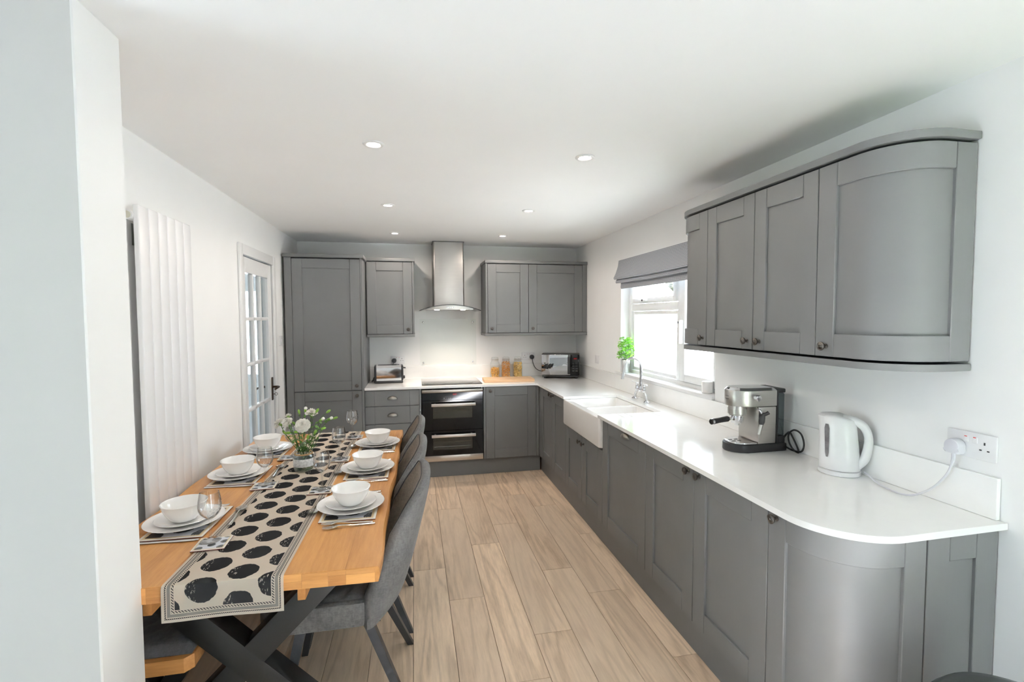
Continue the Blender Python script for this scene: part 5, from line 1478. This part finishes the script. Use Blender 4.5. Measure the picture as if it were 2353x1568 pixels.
# ------------------------------------------------------------------ chairs (local: sitter faces -x)
def lerp_tab(z, T):
    for (a, b), (c, d) in zip(T, T[1:]):
        if z <= c: return b + (d - b) * (z - a) / (c - a)
    return T[-1][1]
def smooth_tab(T): return [(v.x, v.y) for v in spline([(a, b, 0) for a, b in T], 8)]
SHELL_T = smooth_tab([(.365, .085), (.395, .135), (.45, .185), (.55, .222), (.70, .262), (.85, .298), (.93, .306)])
EDGE_T = smooth_tab([(.36, .040), (.42, .040), (.48, .044), (.56, .077), (.66, .122), (.74, .147), (.82, .163), (.88, .195), (.93, .225)])
def shell_profile(z): return lerp_tab(z, SHELL_T)
def make_chair():
    t = thing('dining_chair', '', 'chair', (0, 0, 0), 0, 'grey dining chairs')
    nu, nv = 36, 26; out, inn = [], []
    for j in range(nv + 1):
        f = j / nv; ro, ri = [], []
        for i in range(nu + 1):
            ph = -1 + 2 * i / nu; ap = abs(ph)
            zt = .905 - .030 * ap ** 2 - .16 * max(0, ap - .55) ** 1.6 / (.45 ** 1.6)
            z = .378 + (zt - .378) * f
            W = .236 - .020 * f ** 2
            dep = max(.02, shell_profile(z) - lerp_tab(z, EDGE_T) - .016)
            x = shell_profile(z) - dep * ap ** 2.6
            y = W * math.sin(ph * PI / 2 * .96) / math.sin(PI / 2 * .96)
            ro.append((x, y, z))
            th = .052 - .018 * f
            nxv, nyv = math.cos(ph * 1.25), math.sin(ph * 1.25)
            ri.append((x - th * nxv, y - th * nyv, z + (.006 * (1 - ap) if j == nv else 0)))
        out.append(ro); inn.append(ri)
    def surf(rows, quilt=0.0):
        bm = new(); R_ = [[bm.verts.new(p) for p in r] for r in rows]
        for a, b in zip(R_, R_[1:]):
            for i in range(len(a) - 1): bm.faces.new((a[i], a[i + 1], b[i + 1], b[i]))
        return bm
    bm = new()
    RO = [[bm.verts.new(p) for p in r] for r in out]
    for a, b in zip(RO, RO[1:]):
        for i in range(nu): bm.faces.new((a[i], a[i + 1], b[i + 1], b[i]))
    rim = []
    for seq_o, seq_i in (([out[-1][i] for i in range(nu + 1)], [inn[-1][i] for i in range(nu + 1)]),):
        pass
    # rim: front edges and top, rounded between outer and inner shells
    loop_o = [RO[j][0] for j in range(nv + 1)] + [RO[-1][i] for i in range(1, nu)] + [RO[j][nu] for j in range(nv, -1, -1)]
    ci = [inn[j][0] for j in range(nv + 1)] + [inn[-1][i] for i in range(1, nu)] + [inn[j][nu] for j in range(nv, -1, -1)]
    prev = loop_o
    for k in (1, 2, 3):
        f = k / 3; cur = []
        for v, c in zip(loop_o, ci):
            p = v.co.lerp(Vector(c), f)
            b = .012 * math.sin(PI * f) if k < 3 else 0
            outw = Vector((-.55, 0, .45)) if abs(v.co.y) > .19 else Vector((-.1, 0, 1))
            cur.append(bm.verts.new(p + outw.normalized() * b))
        for i in range(len(prev) - 1): bm.faces.new((prev[i], prev[i + 1], cur[i + 1], cur[i]))
        prev = cur
    obj('back_shell', bm, m_fabric, t, world=False, ang=1.0)
    bm = surf(inn); obj('back_lining', bm, m_fabin, t, world=False, ang=1.0)
    bm = new(); tube(bm, [Vector(v) + Vector((-.004, 0, .003)) for v in ci], .0022, 5); obj('piping', bm, m_seam, t, world=False)
    # seat: rounded side band and quilted top
    sp = rrect(-.335, .105, -.226, .226, .075, 8)
    bm = new(); rows = []
    for d_, z in ((.018, .378), (.004, .388), (0, .405), (0, .462), (.004, .476), (.016, .484)):
        cx_ = -.115
        rows.append([bm.verts.new((cx_ + (p[0] - cx_) * (1 - d_ / .22), p[1] * (1 - d_ / .226), z)) for p in sp])
    for a, b in zip(rows, rows[1:]):
        for i in range(len(a)): bm.faces.new((a[i], a[(i + 1) % len(a)], b[(i + 1) % len(a)], b[i]))
    bm.faces.new(rows[0][::-1]); bm.faces.new(rows[-1])
    obj('seat', bm, m_fabric, t, world=False)
    bm = new(); n = 44; R_ = []
    for j in range(n + 1):
        row = []
        for i in range(n + 1):
            u, v = -1 + 2 * i / n, -1 + 2 * j / n
            x, y = -.095 + .225 * u, .212 * v
            r_ = max(abs(u), abs(v)) ; edge = max(0, 1 - r_ ** 8)
            q = min(abs(math.sin((x + y) * 42)), abs(math.sin((x - y) * 42)))
            row.append(bm.verts.new((x * (1 - .02 * abs(v) ** 6), y * (1 - .04 * abs(u) ** 6), .478 + .018 * edge + .010 * (q ** .5) * edge)))
        R_.append(row)
    for a, b in zip(R_, R_[1:]):
        for i in range(n): bm.faces.new((a[i], a[i + 1], b[i + 1], b[i]))
    obj('seat_pad', bm, m_quilt, t, world=False, ang=1.2)
    for sy in (-1, 1):
        for top, foot in (((.045, sy * .150, .380), (.208, sy * .215, .001)), ((-.190, sy * .150, .380), (-.268, sy * .235, .001))):
            bm = new(); p, q = Vector(top), Vector(foot); d = (q - p)
            e1, e2 = Vector((1, 0, 0)), Vector((0, 1, 0))
            rows = []
            for c, w in ((p, .0185), (q, .0135)): rows.append([bm.verts.new(c + e1 * (a * w) + e2 * (b * w)) for a, b in ((-1, -1), (1, -1), (1, 1), (-1, 1))])
            for i in range(4): bm.faces.new((rows[0][i], rows[0][(i + 1) % 4], rows[1][(i + 1) % 4], rows[1][i]))
            bm.faces.new(rows[0][::-1]); bm.faces.new(rows[1])
            obj('leg', bm, m_chairleg, t, world=False)
    obj('under_frame', bx(-.22, .10, -.17, .17, .366, .379), m_chairleg, t, world=False)
    return t
CH = make_chair()
CH['label'] = 'grey upholstered dining chair nearest the camera, tucked under the table'
CH.location = (-2.062, -3.195, 0)
dup(CH, 'grey upholstered dining chair in the middle of the three', None, (-2.062, -2.680, 0))
dup(CH, 'grey upholstered dining chair nearest the oven', None, (-2.060, -2.155, 0))

# ------------------------------------------------------------------ bench against the wall
t = thing('bench', 'oak bench with a grey quilted seat on the radiator side of the table', 'bench', (-2.74, -2.74, 0))
bz = .420
poly = [(-2.880, -3.525), (-2.585, -3.525), (-2.562, -3.500), (-2.545, -1.975), (-2.880, -1.975)]
bm = new(); prism(bm, poly, bz - .050, bz, .002, 2); obj('seat_slab', bm, m_oakend, t)
bm = new(); n1, n2 = 28, 110; R_ = []
for j in range(n2 + 1):
    row = []
    for i in range(n1 + 1):
        u, v = -1 + 2 * i / n1, -1 + 2 * j / n2
        x, y = -2.722 + .154 * u, -2.745 + .760 * v
        ed = max(0, 1 - abs(u) ** 10) * max(0, 1 - abs(v) ** 40)
        q = min(abs(math.sin((x + y) * 36)), abs(math.sin((x - y) * 36)))
        row.append(bm.verts.new((x, y, bz + .002 + .036 * ed ** .4 + .011 * q ** .5 * ed)))
    R_.append(row)
for a, b in zip(R_, R_[1:]):
    for i in range(n1): bm.faces.new((a[i], a[i + 1], b[i + 1], b[i]))
obj('quilted_pad', bm, m_quilt, t, ang=1.2)
for yy in (-3.36, -2.13):
    for s_ in (-1, 1):
        bm = new(); beam(bm, (-2.735 + s_ * .13, yy, bz - .051), (-2.735 - s_ * .13, yy, .003), .06 + .0005 * s_, .06 + .0005 * s_, .002, upv=(0, 1, 0)); obj('leg', bm, m_leg, t)

# ------------------------------------------------------------------ round-topped bin at the worktop end
t = thing('waste_bin', 'dark grey round-topped bin in the corner beside the curved base cabinet', 'bin', (-.395, -4.43, 0))
bm = new(); lathe(bm, [(0, .001), (.17, .001), (.175, .01), (.19, .50), (.19, .51)], 40); obj('body', bm, m_bin, t, world=False)
bm = new(); lathe(bm, [(.193, .512), (.195, .53), (.188, .555), (.165, .582), (.12, .602), (.06, .612), (0, .615)], 40); obj('lid', bm, m_bin, t, world=False)

# ------------------------------------------------------------------ outside the window
struct('ground_outside', bx(.3, 30, -20, 25, -.35, -.05), plain('pale_paving', (.50, .495, .48), .9, var=.1, scale=3))
struct('ground_garden', bx(-20, .3, -30, YB - .2, -.35, -.05), plain('lawn', (.05, .08, .03), .9, var=.1, scale=3))
struct('wall_sun_blocker', bx(.28, 1.75, -3.3, -3.0, -.05, 3.8), plain('sun_blocker_render', (.80, .80, .79), .9, var=.02, scale=2), label='unseen wall added to keep sun off the kitchen window')  # unseen, added only to block direct sun from the kitchen window
t = thing('neighbouring_house', 'white rendered gable wall outside the kitchen window', 'house', (3.2, 3.0, 0))
bm = new(); prism(bm, [(-20 + 14, -.05), (-1.6, -.05), (-1.6, -.05), (1.2, .35), (3.0, 1.372), (3.6, 1.745), (6.6, 3.55), (12, .9), (12, -.05)][1:], 3.0, 3.6, M=Matrix(((0, 0, 1, 0), (1, 0, 0, 0), (0, 1, 0, 0), (0, 0, 0, 1))))
obj('wall', bm, plain('white_render', (.86, .86, .85), .9, var=.02, scale=2), t)
hg = new(); rr = random.Random(5)
for i in range(3500):
    y, z = rr.uniform(3.5, 12), rr.uniform(0, 3.6); x = 7.0 + rr.uniform(-.35, .35) + .3 * math.sin(y * 1.7) * math.sin(z * 2)
    a, b = rr.random() * 6.28, rr.uniform(-1, 1); s_ = rr.uniform(.05, .10)
    d = Vector((math.cos(a), math.sin(a), b)).normalized(); e = d.orthogonal().normalized()
    p = Vector((x, y, z)); hg.faces.new([hg.verts.new(p + d * s_), hg.verts.new(p + e * s_ * .5), hg.verts.new(p - d * s_), hg.verts.new(p - e * s_ * .5)])
box(hg, 7.4, 7.9, 3.5, 12, -.05, 3.5)
tag(obj('hedge_foliage', hg, plain('hedge_leaves', (.014, .016, .006), .7, var=.8, scale=2.2)), 'tall green and brown hedge beyond the white gable outside', 'hedge', None, 'stuff')
